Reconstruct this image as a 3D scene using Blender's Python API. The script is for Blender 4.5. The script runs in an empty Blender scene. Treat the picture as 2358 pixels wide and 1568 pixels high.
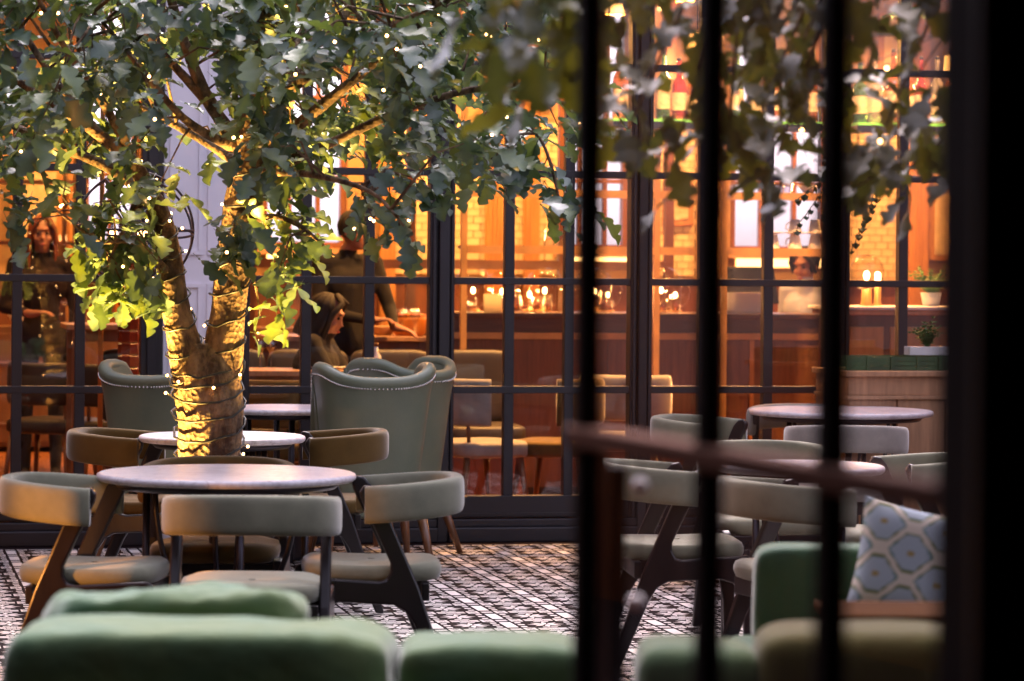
import bpy, math, random
import numpy as np
from mathutils import Vector, Matrix, noise as mnoise

random.seed(11)
R = math.radians
S = bpy.context.scene
COL = S.collection

# ------------------------------------------------------------------ camera
F, CX, CY, HC = 7300.0, 1179.0, 593.0, 1.5          # focal length and horizon in units of a 2358 px wide picture
ROLL = R(0.5)
cam_d = bpy.data.cameras.new('camera')
cam = bpy.data.objects.new('camera', cam_d)
COL.objects.link(cam)
CAMR = Matrix.Rotation(math.pi / 2, 3, 'X') @ Matrix.Rotation(ROLL, 3, 'Z')
cam.matrix_world = Matrix.Translation((0, 0, HC)) @ CAMR.to_4x4()
cam_d.sensor_width = 36
cam_d.lens = F / 2358 * 36
cam_d.shift_y = -(784 - CY) / 2358
cam_d.clip_start = 0.1
cam_d.clip_end = 500
cam_d.dof.use_dof = True
cam_d.dof.focus_distance = 13.2
cam_d.dof.aperture_fstop = 3.9
S.camera = cam

# ------------------------------------------------------------------ sky, sun, exposure
W = bpy.data.worlds.new('World')
S.world = W
W.use_nodes = True
wn, wl = W.node_tree.nodes, W.node_tree.links
wn.clear()
sky = wn.new('ShaderNodeTexSky')
sky.sky_type = 'NISHITA'
sky.sun_disc = False
sky.sun_elevation = R(54)
sky.sun_rotation = R(0)
sky.air_density = 1.0
sky.dust_density = 3.0
hsv = wn.new('ShaderNodeHueSaturation')
hsv.inputs['Saturation'].default_value = 0.30
tint = wn.new('ShaderNodeMixRGB')
tint.blend_type = 'MULTIPLY'
tint.inputs[0].default_value = 1
tint.inputs[2].default_value = (0.97, 0.90, 1.06, 1)      # dusk: thin lavender cloud over the whole sky
bg = wn.new('ShaderNodeBackground')
bg.inputs[1].default_value = 0.14
wo = wn.new('ShaderNodeOutputWorld')
wl.new(sky.outputs[0], hsv.inputs['Color'])
wl.new(hsv.outputs[0], tint.inputs[1])
wl.new(tint.outputs[0], bg.inputs[0])
wl.new(bg.outputs[0], wo.inputs[0])
sd = bpy.data.lights.new('sun', 'SUN')
sd.energy = 0.9
sd.angle = R(30)
sd.color = (1.0, 0.86, 0.86)
sun = bpy.data.objects.new('sun', sd)
COL.objects.link(sun)
sun.rotation_euler = (R(-36), 0, 0)
S.view_settings.view_transform = 'Standard'
S.view_settings.look = 'None'
S.view_settings.gamma = 1
S.view_settings.exposure = 2.1
S.view_settings.use_curve_mapping = False
cy = S.cycles
cy.use_denoising = True
cy.max_bounces = 8
cy.diffuse_bounces = 3
cy.glossy_bounces = 4
cy.transmission_bounces = 6
cy.transparent_max_bounces = 24
cy.sample_clamp_indirect = 4
cy.caustics_reflective = False
cy.caustics_refractive = False
LAMP = 1.5

# ------------------------------------------------------------------ measuring
def ray(x, y):
    return CAMR @ Vector(((x - CX) / F, -(y - CY) / F, -1))
def at(x, y, d):
    r = ray(x, y)
    return Vector((0, 0, HC)) + r * (d / r.y)
def on_floor(x, y, z=0.0):
    r = ray(x, y)
    return Vector((0, 0, HC)) + r * ((z - HC) / r.z)
def pix(p):
    v = CAMR.transposed() @ (Vector(p) - Vector((0, 0, HC)))
    return CX + F * v.x / -v.z, CY - F * v.y / -v.z

TH = R(11.7)
WT = Vector((math.cos(TH), math.sin(TH), 0))
WN = Vector((-math.sin(TH), math.cos(TH), 0))
W0 = on_floor(1100, 1245)
FR = Matrix.Translation(W0) @ Matrix.Rotation(TH, 4, 'Z')      # frame of the glazed wall: x along it, y into the room
FRI = FR.inverted()
def uvz(x, y, v=0.0):
    r = ray(x, y)
    o = Vector((0, 0, HC)) - W0
    t = (v - o.dot(WN)) / r.dot(WN)
    p = FRI @ (Vector((0, 0, HC)) + r * t)
    return p.x, p.z
def U(x, v=0.0, y=800): return uvz(x, y, v)[0]
def Z(x, y, v=0.0): return uvz(x, y, v)[1]

# ------------------------------------------------------------------ materials
def newmat(name):
    m = bpy.data.materials.new(name)
    m.use_nodes = True
    n = m.node_tree.nodes
    return m, n, m.node_tree.links, n['Principled BSDF']

def mat(name, col, rough=0.5, metal=0.0, var=0.15, scale=6.0, bump=0.0, bscale=80.0, spec=0.5, sheen=0.0,
        stretch=(1, 1, 1), col2=None, coat=0.0, detail=4.0, trans=0.0, contrast=0.2, rvar=0.12, attr=None, obj_rand=0.0):
    m, n, l, b = newmat(name)
    tc = n.new('ShaderNodeTexCoord')
    mp = n.new('ShaderNodeMapping')
    mp.inputs['Scale'].default_value = stretch
    l.new(tc.outputs['Object'], mp.inputs[0])
    nz = n.new('ShaderNodeTexNoise')
    nz.inputs['Scale'].default_value = scale
    nz.inputs['Detail'].default_value = detail
    nz.inputs['Roughness'].default_value = 0.6
    l.new(mp.outputs[0], nz.inputs[0])
    cr = n.new('ShaderNodeValToRGB')
    cr.color_ramp.elements[0].position = 0.5 - contrast
    cr.color_ramp.elements[1].position = 0.5 + contrast
    c = Vector(col)
    c2 = Vector(col2) if col2 else c * (1 + var)
    c1 = c if col2 else c * (1 - var)
    cr.color_ramp.elements[0].color = (*c1, 1)
    cr.color_ramp.elements[1].color = (*[min(1, k) for k in c2], 1)
    l.new(nz.outputs[0], cr.inputs[0])
    src = cr.outputs[0]
    if attr:
        at_ = n.new('ShaderNodeAttribute')
        at_.attribute_name = attr
        mx = n.new('ShaderNodeMixRGB')
        mx.blend_type = 'MULTIPLY'
        mx.inputs[0].default_value = 1
        l.new(src, mx.inputs[1])
        l.new(at_.outputs[0], mx.inputs[2])
        src = mx.outputs[0]
    if obj_rand:
        oi = n.new('ShaderNodeObjectInfo')
        mr_ = n.new('ShaderNodeMapRange')
        mr_.inputs[3].default_value = 1 - obj_rand
        mr_.inputs[4].default_value = 1 + obj_rand
        l.new(oi.outputs['Random'], mr_.inputs[0])
        mx = n.new('ShaderNodeMixRGB')
        mx.blend_type = 'MULTIPLY'
        mx.inputs[0].default_value = 1
        l.new(src, mx.inputs[1])
        l.new(mr_.outputs[0], mx.inputs[2])
        src = mx.outputs[0]
    l.new(src, b.inputs['Base Color'])
    rr = n.new('ShaderNodeMapRange')
    rr.inputs[3].default_value = max(0.02, rough - rvar)
    rr.inputs[4].default_value = min(1, rough + rvar)
    l.new(nz.outputs[0], rr.inputs[0])
    l.new(rr.outputs[0], b.inputs['Roughness'])
    b.inputs['Metallic'].default_value = metal
    b.inputs['Specular IOR Level'].default_value = spec
    if sheen:
        b.inputs['Sheen Weight'].default_value = sheen
        b.inputs['Sheen Roughness'].default_value = 0.35
    if coat:
        b.inputs['Coat Weight'].default_value = coat
        b.inputs['Coat Roughness'].default_value = 0.08
    if trans:
        b.inputs['Transmission Weight'].default_value = trans
    if bump:
        n2 = n.new('ShaderNodeTexNoise')
        n2.inputs['Scale'].default_value = bscale
        n2.inputs['Detail'].default_value = 5
        l.new(mp.outputs[0], n2.inputs[0])
        bp = n.new('ShaderNodeBump')
        bp.inputs['Strength'].default_value = bump
        bp.inputs['Distance'].default_value = 0.01
        l.new(n2.outputs[0], bp.inputs['Height'])
        l.new(bp.outputs[0], b.inputs['Normal'])
    return m

def emit(name, col, strength):
    m, n, l, b = newmat(name)
    b.inputs['Base Color'].default_value = (*col, 1)
    b.inputs['Emission Color'].default_value = (*col, 1)
    b.inputs['Emission Strength'].default_value = strength
    return m

def glass(name, tint_=(0.93, 0.93, 0.95), ior=1.45, rough=0.0, gain=1.0):
    m, n, l, b = newmat(name)
    n.remove(b)
    tr = n.new('ShaderNodeBsdfTransparent')
    tr.inputs[0].default_value = (*tint_, 1)
    gl = n.new('ShaderNodeBsdfGlossy')
    gl.inputs['Roughness'].default_value = rough
    fr = n.new('ShaderNodeFresnel')
    fr.inputs[0].default_value = ior
    mt = n.new('ShaderNodeMath')
    mt.operation = 'MULTIPLY'
    mt.use_clamp = True
    mt.inputs[1].default_value = gain
    ge = n.new('ShaderNodeNewGeometry')
    ft = n.new('ShaderNodeMath')
    ft.operation = 'SUBTRACT'
    ft.inputs[0].default_value = 1
    m2 = n.new('ShaderNodeMath')
    m2.operation = 'MULTIPLY'
    mx = n.new('ShaderNodeMixShader')
    l.new(fr.outputs[0], mt.inputs[0])
    l.new(ge.outputs['Backfacing'], ft.inputs[1])
    l.new(mt.outputs[0], m2.inputs[0])
    l.new(ft.outputs[0], m2.inputs[1])
    l.new(m2.outputs[0], mx.inputs[0])
    l.new(tr.outputs[0], mx.inputs[1])
    l.new(gl.outputs[0], mx.inputs[2])
    l.new(mx.outputs[0], n['Material Output'].inputs[0])
    return m

M = {}
M['frame'] = mat('painted_steel', (0.015, 0.011, 0.015), 0.45, var=0.12, scale=5, bump=0.05, bscale=60)
M['frame_in'] = mat('stained_timber', (0.15, 0.055, 0.022), 0.35, var=0.3, scale=4, stretch=(1, 1, .2))
M['pane'] = glass('window_glass', (0.95, 0.94, 0.95), 1.52, 0.0, 1.9)
M['doorpane'] = glass('door_glass', (0.95, 0.92, 0.91), 1.45, 0.0, 0.45)
M['white'] = mat('white_painted_panel', (0.72, 0.68, 0.74), 0.6, var=0.04, scale=3, bump=0.04)
M['sage'] = mat('sage_velvet', (0.235, 0.235, 0.165), 0.85, var=0.30, scale=7, sheen=0.6, bump=0.12, bscale=260, spec=0.25, contrast=.3)
M['grey_velvet'] = mat('grey_velvet', (0.30, 0.28, 0.25), 0.85, var=0.18, scale=8, sheen=0.6, bump=0.12, bscale=260, spec=0.25)
M['brown'] = mat('olive_brown_velvet', (0.115, 0.068, 0.020), 0.85, var=0.26, scale=7, sheen=0.45, bump=0.12, bscale=260, spec=0.2, contrast=.3)
M['teal'] = mat('teal_velvet', (0.042, 0.130, 0.075), 0.8, scale=3.0, sheen=0.35, bump=0.9, bscale=11, spec=0.25,
                col2=(0.135, 0.170, 0.055), contrast=.26, detail=3)
M['deepteal'] = mat('deep_teal_velvet', (0.024, 0.085, 0.060), 0.8, scale=3.0, sheen=0.3, bump=0.5, bscale=14, spec=0.25, col2=(0.05, 0.115, 0.05))
M['moss'] = mat('moss_velvet', (0.085, 0.065, 0.014), 0.8, scale=3.0, sheen=0.25, bump=0.7, bscale=11, spec=0.2, col2=(0.12, 0.115, 0.030))
M['leather'] = mat('green_leather', (0.105, 0.135, 0.092), 0.42, scale=4.5, bump=0.10, bscale=140, col2=(0.185, 0.195, 0.125), spec=0.5, contrast=.35, detail=6)
M['black'] = mat('black_lacquered_wood', (0.012, 0.008, 0.011), 0.30, var=0.3, scale=9, spec=0.55, stretch=(1, 1, .25), bump=0.05)
M['dark_leather'] = mat('dark_leather', (0.022, 0.014, 0.011), 0.5, var=.3, scale=6, bump=.1)
M['postbrown'] = mat('brown_post_paint', (0.17, 0.070, 0.042), 0.8, var=.12, scale=3, spec=.1)
M['legwood'] = mat('walnut_leg', (0.16, 0.062, 0.022), 0.4, var=0.3, scale=14, stretch=(1, 1, .2))
M['marble'] = None
M['metal'] = mat('dark_steel', (0.05, 0.045, 0.055), 0.35, metal=0.8)
M['stud'] = mat('nickel_stud', (0.70, 0.66, 0.60), 0.25, metal=1.0)
M['brass'] = mat('aged_brass', (0.45, 0.24, 0.085), 0.42, metal=0.55, var=0.2, scale=5)
M['oak_dark'] = mat('smoked_oak', (0.130, 0.058, 0.024), 0.45, var=0.42, scale=5, stretch=(9, 9, .7), bump=0.12, bscale=30, detail=8, contrast=.3)
M['oak_dark_h'] = mat('smoked_oak_fascia', (0.075, 0.034, 0.018), 0.4, var=0.42, scale=5, stretch=(.7, 9, 9), bump=0.12, bscale=30, detail=8, contrast=.3)
M['oak_light'] = mat('pale_oak', (0.40, 0.22, 0.115), 0.5, var=0.22, scale=6, stretch=(6, 6, .7), bump=0.06, bscale=30, detail=7)
M['woodfloor'] = mat('orange_oak_floor', (0.26, 0.095, 0.035), 0.3, var=0.25, scale=7, stretch=(8, .5, 1), detail=6, obj_rand=.25)
M['plaster'] = mat('ochre_plaster', (0.34, 0.20, 0.09), 0.8, var=0.15, scale=2)
M['redwall'] = mat('red_panelling', (0.12, 0.038, 0.014), 0.4, var=0.35, scale=3, stretch=(4, 4, .6))
M['orangewood'] = mat('orange_pilaster', (0.38, 0.17, 0.045), 0.35, var=0.25, scale=4, stretch=(4, 4, .4))
M['brick'] = mat('cream_glazed_brick', (0.58, 0.44, 0.24), 0.22, var=0.10, scale=20, bump=0.04, obj_rand=0.12)
M['mortar'] = mat('brick_joint', (0.22, 0.15, 0.08), 0.9)
M['roomdark'] = mat('dark_room_plaster', (0.018, 0.010, 0.010), 0.8)
M['doorblack'] = mat('black_door_paint', (0.005, 0.0015, 0.002), 0.7, spec=0.1)
M['doorbrown'] = mat('brown_door_wood', (0.10, 0.042, 0.014), 0.9, var=0.2, scale=3, spec=0.05)
M['tile_w'] = mat('ivory_tile', (0.80, 0.76, 0.74), 0.35, var=0.08, scale=14, spec=0.5)
M['tile_d'] = mat('dark_tile', (0.010, 0.005, 0.006), 0.75, var=0.3, scale=14, spec=0.05)
M['wire'] = mat('cable_black', (0.012, 0.010, 0.010), 0.5)
M['bulb'] = emit('fairy_bulb', (1.0, 0.50, 0.17), 6.0)
M['lamp'] = emit('warm_lamp', (1.0, 0.60, 0.22), 11.0)
M['lampsoft'] = emit('warm_lamp_shade', (1.0, 0.52, 0.12), 1.6)
M['strip'] = emit('warm_strip', (1.0, 0.62, 0.20), 1.5)
M['bronze'] = mat('bronze_ring', (0.05, 0.035, 0.035), 0.35, metal=0.7)
M['crystal'] = glass('crystal', (0.95, 0.93, 0.96), 1.8, 0.02, 2.2)
M['globe'] = glass('globe_glass', (0.96, 0.94, 0.92), 1.5, 0.0, 1.5)
M['skin'] = mat('skin', (0.36, 0.16, 0.10), 0.5, var=0.08, scale=12)
M['hair_red'] = mat('red_hair', (0.20, 0.050, 0.015), 0.45, var=0.4, scale=20, stretch=(6, 6, .4), bump=0.3, bscale=30)
M['hair_dark'] = mat('dark_hair', (0.010, 0.005, 0.004), 0.7, var=0.4, scale=20, stretch=(6, 6, .4), bump=0.3, bscale=30)
M['cloth_black'] = mat('black_cloth', (0.005, 0.003, 0.004), 0.85, var=0.4, scale=9, bump=.2)
M['cloth_wine'] = mat('wine_cloth', (0.012, 0.004, 0.004), 0.95, var=0.4, scale=9, bump=.2)
M['cloth_blue'] = mat('pale_blue_shirt', (0.42, 0.46, 0.62), 0.8)
M['eye'] = mat('eye_dark', (0.02, 0.012, 0.01), 0.3)
M['lips'] = mat('lips', (0.32, 0.06, 0.05), 0.5)
M['paper'] = mat('paper_card', (0.62, 0.48, 0.30), 0.8, var=0.06)
M['white_thing'] = mat('white_ceramic', (0.74, 0.72, 0.72), 0.3, var=0.04)
M['screen'] = mat('dark_screen', (0.02, 0.018, 0.022), 0.25)
M['greencrate'] = mat('green_crate', (0.035, 0.085, 0.030), 0.4, var=0.4, scale=9)
M['pot_orange'] = mat('orange_pot', (0.62, 0.20, 0.035), 0.35, var=0.15, scale=5)
M['shade_shelf'] = mat('shelf_glass_edge', (0.16, 0.60, 0.12), 0.15, spec=.8)
M['ivy'] = mat('ivy_leaf', (0.035, 0.070, 0.030), 0.45, var=0.4, scale=9)
M['fern'] = mat('fern_leaf', (0.06, 0.16, 0.03), 0.5, var=0.4, scale=9)
def bottlemat(name, c):
    return mat(name, c, 0.08, var=0.1, scale=3, spec=0.8, trans=0.75, rvar=0.03)
M['b_amber'] = bottlemat('amber_glass', (0.75, 0.26, 0.04))
M['b_green'] = bottlemat('green_glass', (0.12, 0.28, 0.10))
M['b_clear'] = bottlemat('clear_glass', (0.80, 0.80, 0.80))
M['b_red'] = bottlemat('red_glass', (0.65, 0.07, 0.03))
M['label'] = mat('bottle_label', (0.45, 0.38, 0.30), 0.7, var=0.3, scale=30)

def marble():
    m, n, l, b = newmat('white_marble')
    tc = n.new('ShaderNodeTexCoord')
    nz = n.new('ShaderNodeTexNoise'); nz.inputs['Scale'].default_value = 3.0; nz.inputs['Detail'].default_value = 9
    nz.inputs['Distortion'].default_value = 1.6
    cr = n.new('ShaderNodeValToRGB')
    e = cr.color_ramp.elements
    e[0].position = 0.47; e[0].color = (0.74, 0.69, 0.72, 1)
    e[1].position = 0.53; e[1].color = (0.74, 0.69, 0.72, 1)
    k = e.new(0.5); k.color = (0.60, 0.54, 0.57, 1)
    n2 = n.new('ShaderNodeTexNoise'); n2.inputs['Scale'].default_value = 45; n2.inputs['Detail'].default_value = 4
    c2 = n.new('ShaderNodeValToRGB')
    c2.color_ramp.elements[0].position = 0.36; c2.color_ramp.elements[0].color = (0.5, 0.45, 0.46, 1)
    c2.color_ramp.elements[1].position = 0.52; c2.color_ramp.elements[1].color = (1, 1, 1, 1)
    mx = n.new('ShaderNodeMixRGB'); mx.blend_type = 'MULTIPLY'; mx.inputs[0].default_value = 0.3
    l.new(tc.outputs['Object'], nz.inputs[0]); l.new(tc.outputs['Object'], n2.inputs[0])
    l.new(nz.outputs[0], cr.inputs[0]); l.new(n2.outputs[0], c2.inputs[0])
    l.new(cr.outputs[0], mx.inputs[1]); l.new(c2.outputs[0], mx.inputs[2])
    l.new(mx.outputs[0], b.inputs['Base Color'])
    b.inputs['Roughness'].default_value = 0.30
    b.inputs['Specular IOR Level'].default_value = 0.3
    return m
M['marble'] = marble()

def barkmat():
    m, n, l, b = newmat('oak_bark')
    tc = n.new('ShaderNodeTexCoord')
    mp = n.new('ShaderNodeMapping'); mp.inputs['Scale'].default_value = (1, 1, .35)
    l.new(tc.outputs['Object'], mp.inputs[0])
    a = n.new('ShaderNodeTexNoise'); a.inputs['Scale'].default_value = 16; a.inputs['Detail'].default_value = 8; a.inputs['Roughness'].default_value = .65
    v = n.new('ShaderNodeTexVoronoi'); v.inputs['Scale'].default_value = 55
    l.new(mp.outputs[0], a.inputs[0]); l.new(tc.outputs['Object'], v.inputs[0])
    cr = n.new('ShaderNodeValToRGB')
    cr.color_ramp.elements[0].position = .40; cr.color_ramp.elements[0].color = (0.045, 0.022, 0.011, 1)
    cr.color_ramp.elements[1].position = .62; cr.color_ramp.elements[1].color = (0.26, 0.165, 0.095, 1)
    l.new(a.outputs[0], cr.inputs[0])
    l.new(cr.outputs[0], b.inputs['Base Color'])
    b.inputs['Roughness'].default_value = .8
    ad = n.new('ShaderNodeMath'); ad.operation = 'MULTIPLY_ADD'; ad.inputs[1].default_value = .5
    l.new(v.outputs[0], ad.inputs[0]); l.new(a.outputs[0], ad.inputs[2])
    bp = n.new('ShaderNodeBump'); bp.inputs['Strength'].default_value = 1.0; bp.inputs['Distance'].default_value = .013
    l.new(ad.outputs[0], bp.inputs['Height']); l.new(bp.outputs[0], b.inputs['Normal'])
    return m
M['bark'] = barkmat()

def leafmat(name='oak_leaf_green', k_=(1, 1, 1)):
    m, n, l, b = newmat(name)
    at_ = n.new('ShaderNodeAttribute'); at_.attribute_name = 'tone'
    oi = n.new('ShaderNodeObjectInfo')
    cr = n.new('ShaderNodeValToRGB')
    e = cr.color_ramp.elements
    e[0].position = 0; e[0].color = (0.042, 0.080, 0.055, 1)
    e[1].position = 1; e[1].color = (0.130, 0.190, 0.060, 1)
    k = e.new(.6); k.color = (0.070, 0.125, 0.088, 1)
    l.new(at_.outputs['Fac'], cr.inputs[0])
    for el in e: el.color = (el.color[0] * k_[0], el.color[1] * k_[1], el.color[2] * k_[2], 1)
    tc = n.new('ShaderNodeTexCoord')
    nz = n.new('ShaderNodeTexNoise'); nz.inputs['Scale'].default_value = 60; nz.inputs['Detail'].default_value = 3
    l.new(tc.outputs['Object'], nz.inputs[0])
    mr = n.new('ShaderNodeMapRange'); mr.inputs[3].default_value = .75; mr.inputs[4].default_value = 1.25
    l.new(nz.outputs[0], mr.inputs[0])
    mx = n.new('ShaderNodeMixRGB'); mx.blend_type = 'MULTIPLY'; mx.inputs[0].default_value = 1
    l.new(cr.outputs[0], mx.inputs[1]); l.new(mr.outputs[0], mx.inputs[2])
    l.new(mx.outputs[0], b.inputs['Base Color'])
    b.inputs['Roughness'].default_value = .42
    b.inputs['Specular IOR Level'].default_value = .9
    b.inputs['Coat Weight'].default_value = .15
    b.inputs['Coat Roughness'].default_value = .35
    bp = n.new('ShaderNodeBump'); bp.inputs['Strength'].default_value = .25; bp.inputs['Distance'].default_value = .004
    l.new(nz.outputs[0], bp.inputs['Height']); l.new(bp.outputs[0], b.inputs['Normal'])
    tl = n.new('ShaderNodeBsdfTranslucent')
    hs = n.new('ShaderNodeMixRGB'); hs.blend_type = 'MULTIPLY'; hs.inputs[0].default_value = 1
    hs.inputs[2].default_value = (2.2, 2.0, .8, 1)
    l.new(mx.outputs[0], hs.inputs[1]); l.new(hs.outputs[0], tl.inputs[0])
    ms = n.new('ShaderNodeMixShader'); ms.inputs[0].default_value = .20
    l.new(b.outputs[0], ms.inputs[1]); l.new(tl.outputs[0], ms.inputs[2])
    l.new(ms.outputs[0], n['Material Output'].inputs[0])
    return m
M['leaf'] = leafmat()
M['leaf_olive'] = leafmat('oak_leaf_olive', (.85, .55, .30))

def printmat():
    m, n, l, b = newmat('printed_cushion')
    a = n.new('ShaderNodeAttribute'); a.attribute_name = 'print'
    l.new(a.outputs[0], b.inputs['Base Color'])
    b.inputs['Roughness'].default_value = .85
    return m
M['print'] = printmat()

# ------------------------------------------------------------------ mesh builder
class MB:
    def __init__(s): s.v, s.f, s.smooth = [], [], []
    def add(s, vs, fs, smooth=False):
        o = len(s.v)
        s.v += [tuple(p) for p in vs]
        s.f += [tuple(i + o for i in f) for f in fs]
        s.smooth += [smooth] * len(fs)
        return s
    def box(s, x0, x1, y0, y1, z0, z1, rz=0, c=None):
        vs = [(x, y, z) for z in (z0, z1) for y in (y0, y1) for x in (x0, x1)]
        if rz:
            c = c or ((x0 + x1) / 2, (y0 + y1) / 2)
            k, q = math.cos(rz), math.sin(rz)
            vs = [(c[0] + (x - c[0]) * k - (y - c[1]) * q, c[1] + (x - c[0]) * q + (y - c[1]) * k, z) for x, y, z in vs]
        return s.add(vs, [(0, 2, 3, 1), (4, 5, 7, 6), (0, 1, 5, 4), (2, 6, 7, 3), (0, 4, 6, 2), (1, 3, 7, 5)])
    def tube(s, pts, rad, n=8, cap=True):
        pts = [Vector(p) for p in pts]
        if not hasattr(rad, '__len__'): rad = [rad] * len(pts)
        vs, fs = [], []
        ref = None
        for i, p in enumerate(pts):
            t = (pts[min(i + 1, len(pts) - 1)] - pts[max(i - 1, 0)])
            t = t.normalized() if t.length > 1e-9 else Vector((0, 0, 1))
            if ref is None:
                ref = Vector((1, 0, 0)) if abs(t.x) < .8 else Vector((0, 1, 0))
            a = (ref - t * ref.dot(t)).normalized()
            ref = a
            b = t.cross(a)
            for k in range(n):
                w = 2 * math.pi * k / n
                vs.append(p + (a * math.cos(w) + b * math.sin(w)) * rad[i])
        for i in range(len(pts) - 1):
            for k in range(n):
                k2 = (k + 1) % n
                fs.append((i * n + k, i * n + k2, (i + 1) * n + k2, (i + 1) * n + k))
        s.add(vs, fs, True)
        if cap:
            o = len(s.v) - len(vs)
            s.f += [tuple(o + k for k in reversed(range(n))), tuple(o + (len(pts) - 1) * n + k for k in range(n))]
            s.smooth += [False, False]
        return s
    def lathe(s, prof, n=32, c=(0, 0), smooth=True, caps=True):
        vs, fs = [], []
        for r, z in prof:
            for k in range(n):
                w = 2 * math.pi * k / n
                vs.append((c[0] + r * math.cos(w), c[1] + r * math.sin(w), z))
        for i in range(len(prof) - 1):
            for k in range(n):
                k2 = (k + 1) % n
                fs.append((i * n + k, i * n + k2, (i + 1) * n + k2, (i + 1) * n + k))
        s.add(vs, fs, smooth)
        if caps:
            o = len(s.v) - len(vs)
            s.f += [tuple(o + k for k in reversed(range(n))), tuple(o + (len(prof) - 1) * n + k for k in range(n))]
            s.smooth += [False, False]
        return s
    def sphere(s, c, r, n=10, m=7):
        r = r if hasattr(r, '__len__') else (r, r, r)
        vs = [(c[0], c[1], c[2] + r[2])]
        for i in range(1, m):
            a = math.pi * i / m
            for k in range(n):
                w = 2 * math.pi * k / n
                vs.append((c[0] + r[0] * math.sin(a) * math.cos(w), c[1] + r[1] * math.sin(a) * math.sin(w), c[2] + r[2] * math.cos(a)))
        vs.append((c[0], c[1], c[2] - r[2]))
        fs = [(0, 1 + k, 1 + (k + 1) % n) for k in range(n)]
        for i in range(m - 2):
            for k in range(n):
                k2 = (k + 1) % n
                fs.append((1 + i * n + k, 1 + (i + 1) * n + k, 1 + (i + 1) * n + k2, 1 + i * n + k2))
        o = 1 + (m - 2) * n
        fs += [(o + k, len(vs) - 1, o + (k + 1) % n) for k in range(n)]
        return s.add(vs, fs, True)
    def prism(s, poly, y0, y1):
        """polygon in xz, extruded along y"""
        n = len(poly)
        vs = [(x, y0, z) for x, z in poly] + [(x, y1, z) for x, z in poly]
        fs = [tuple(range(n)), tuple(reversed(range(n, 2 * n)))]
        fs += [(i, i + n, (i + 1) % n + n, (i + 1) % n) for i in range(n)]
        return s.add(vs, fs)
    def grid(s, rows, closed_u=False, smooth=True):
        """rows: list of lists of points"""
        m, n = len(rows), len(rows[0])
        vs = [p for r in rows for p in r]
        fs = []
        for i in range(m - 1):
            for k in range(n if closed_u else n - 1):
                k2 = (k + 1) % n
                fs.append((i * n + k, i * n + k2, (i + 1) * n + k2, (i + 1) * n + k))
        return s.add(vs, fs, smooth)
    def cushion(s, c, h, e=0.35, nu=36, nv=22, wob=0.0, seed=0, freq=5.0, rot=None):
        """superellipsoid with half sizes h; e is its squareness"""
        def sp(w, e_): return math.copysign(abs(w) ** e_, w)
        rows = []
        for i in range(nv + 1):
            a = -math.pi / 2 + math.pi * i / nv
            row = []
            for k in range(nu):
                w = 2 * math.pi * k / nu
                p = Vector((h[0] * sp(math.cos(a), e) * sp(math.cos(w), e), h[1] * sp(math.cos(a), e) * sp(math.sin(w), e), h[2] * sp(math.sin(a), e)))
                if wob:
                    q = p * freq + Vector((seed * 7.1, seed * 3.3, seed))
                    p = p * (1 + wob * mnoise.noise(q)) + Vector((0, 0, wob * .5 * mnoise.noise(q * 2.3) * max(h) * .5))
                if rot: p = rot @ p
                row.append(p + Vector(c))
            rows.append(row)
        return s.grid(rows, True)
    def mesh(s, name, mats):
        me = bpy.data.meshes.new(name)
        me.from_pydata(s.v, [], s.f)
        me.polygons.foreach_set('use_smooth', s.smooth)
        for m in (mats if isinstance(mats, (list, tuple)) else [mats]): me.materials.append(m)
        me.update()
        return me

def fix_normals(me):
    import bmesh
    b = bmesh.new(); b.from_mesh(me)
    bmesh.ops.remove_doubles(b, verts=b.verts, dist=1e-6)
    bmesh.ops.recalc_face_normals(b, faces=b.faces)
    b.to_mesh(me); b.free()

def link(name, data, parent=None, frame=None):
    o = bpy.data.objects.new(name, data)
    COL.objects.link(o)
    if parent is not None: o.parent = parent
    if frame is not None: o.matrix_world = frame
    return o
def obj(name, mb, m, parent=None, frame=None, bevel=0, kind=None):
    me = mb.mesh(name, m)
    if len(me.polygons) < 20000: fix_normals(me)
    o = link(name, me, parent, frame)
    if bevel:
        bv = o.modifiers.new('bevel', 'BEVEL'); bv.width = bevel; bv.segments = 2; bv.limit_method = 'ANGLE'; bv.angle_limit = R(40)
    if kind: o['kind'] = kind
    return o
def tag(o, label, cat, group=None, kind=None):
    o['label'] = label; o['category'] = cat
    if group: o['group'] = group
    if kind: o['kind'] = kind
    return o
def thing(name, label, cat, loc=(0, 0, 0), rz=0.0, group=None, frame=None):
    o = bpy.data.objects.new(name, None)
    COL.objects.link(o)
    o.empty_display_size = .1
    if frame is not None: o.matrix_world = frame
    else:
        o.matrix_world = Matrix.Translation(loc) @ Matrix.Rotation(rz, 4, 'Z')
    return tag(o, label, cat, group)
def kids(o): return [c for c in bpy.data.objects if c.parent == o]
def dup(root, loc, rz, label, group=None, swap=None):
    r = root.copy(); COL.objects.link(r)
    r.matrix_world = Matrix.Translation(loc) @ Matrix.Rotation(rz, 4, 'Z')
    r['label'] = label
    if group: r['group'] = group
    def rec(a, b):
        for c in kids(a):
            d = c.copy(); COL.objects.link(d); d.parent = b
            if swap and c.material_slots and c.material_slots[0].material in swap:
                d.material_slots[0].link = 'OBJECT'
                d.material_slots[0].material = swap[c.material_slots[0].material]
            rec(c, d)
    rec(root, r)
    return r
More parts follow.
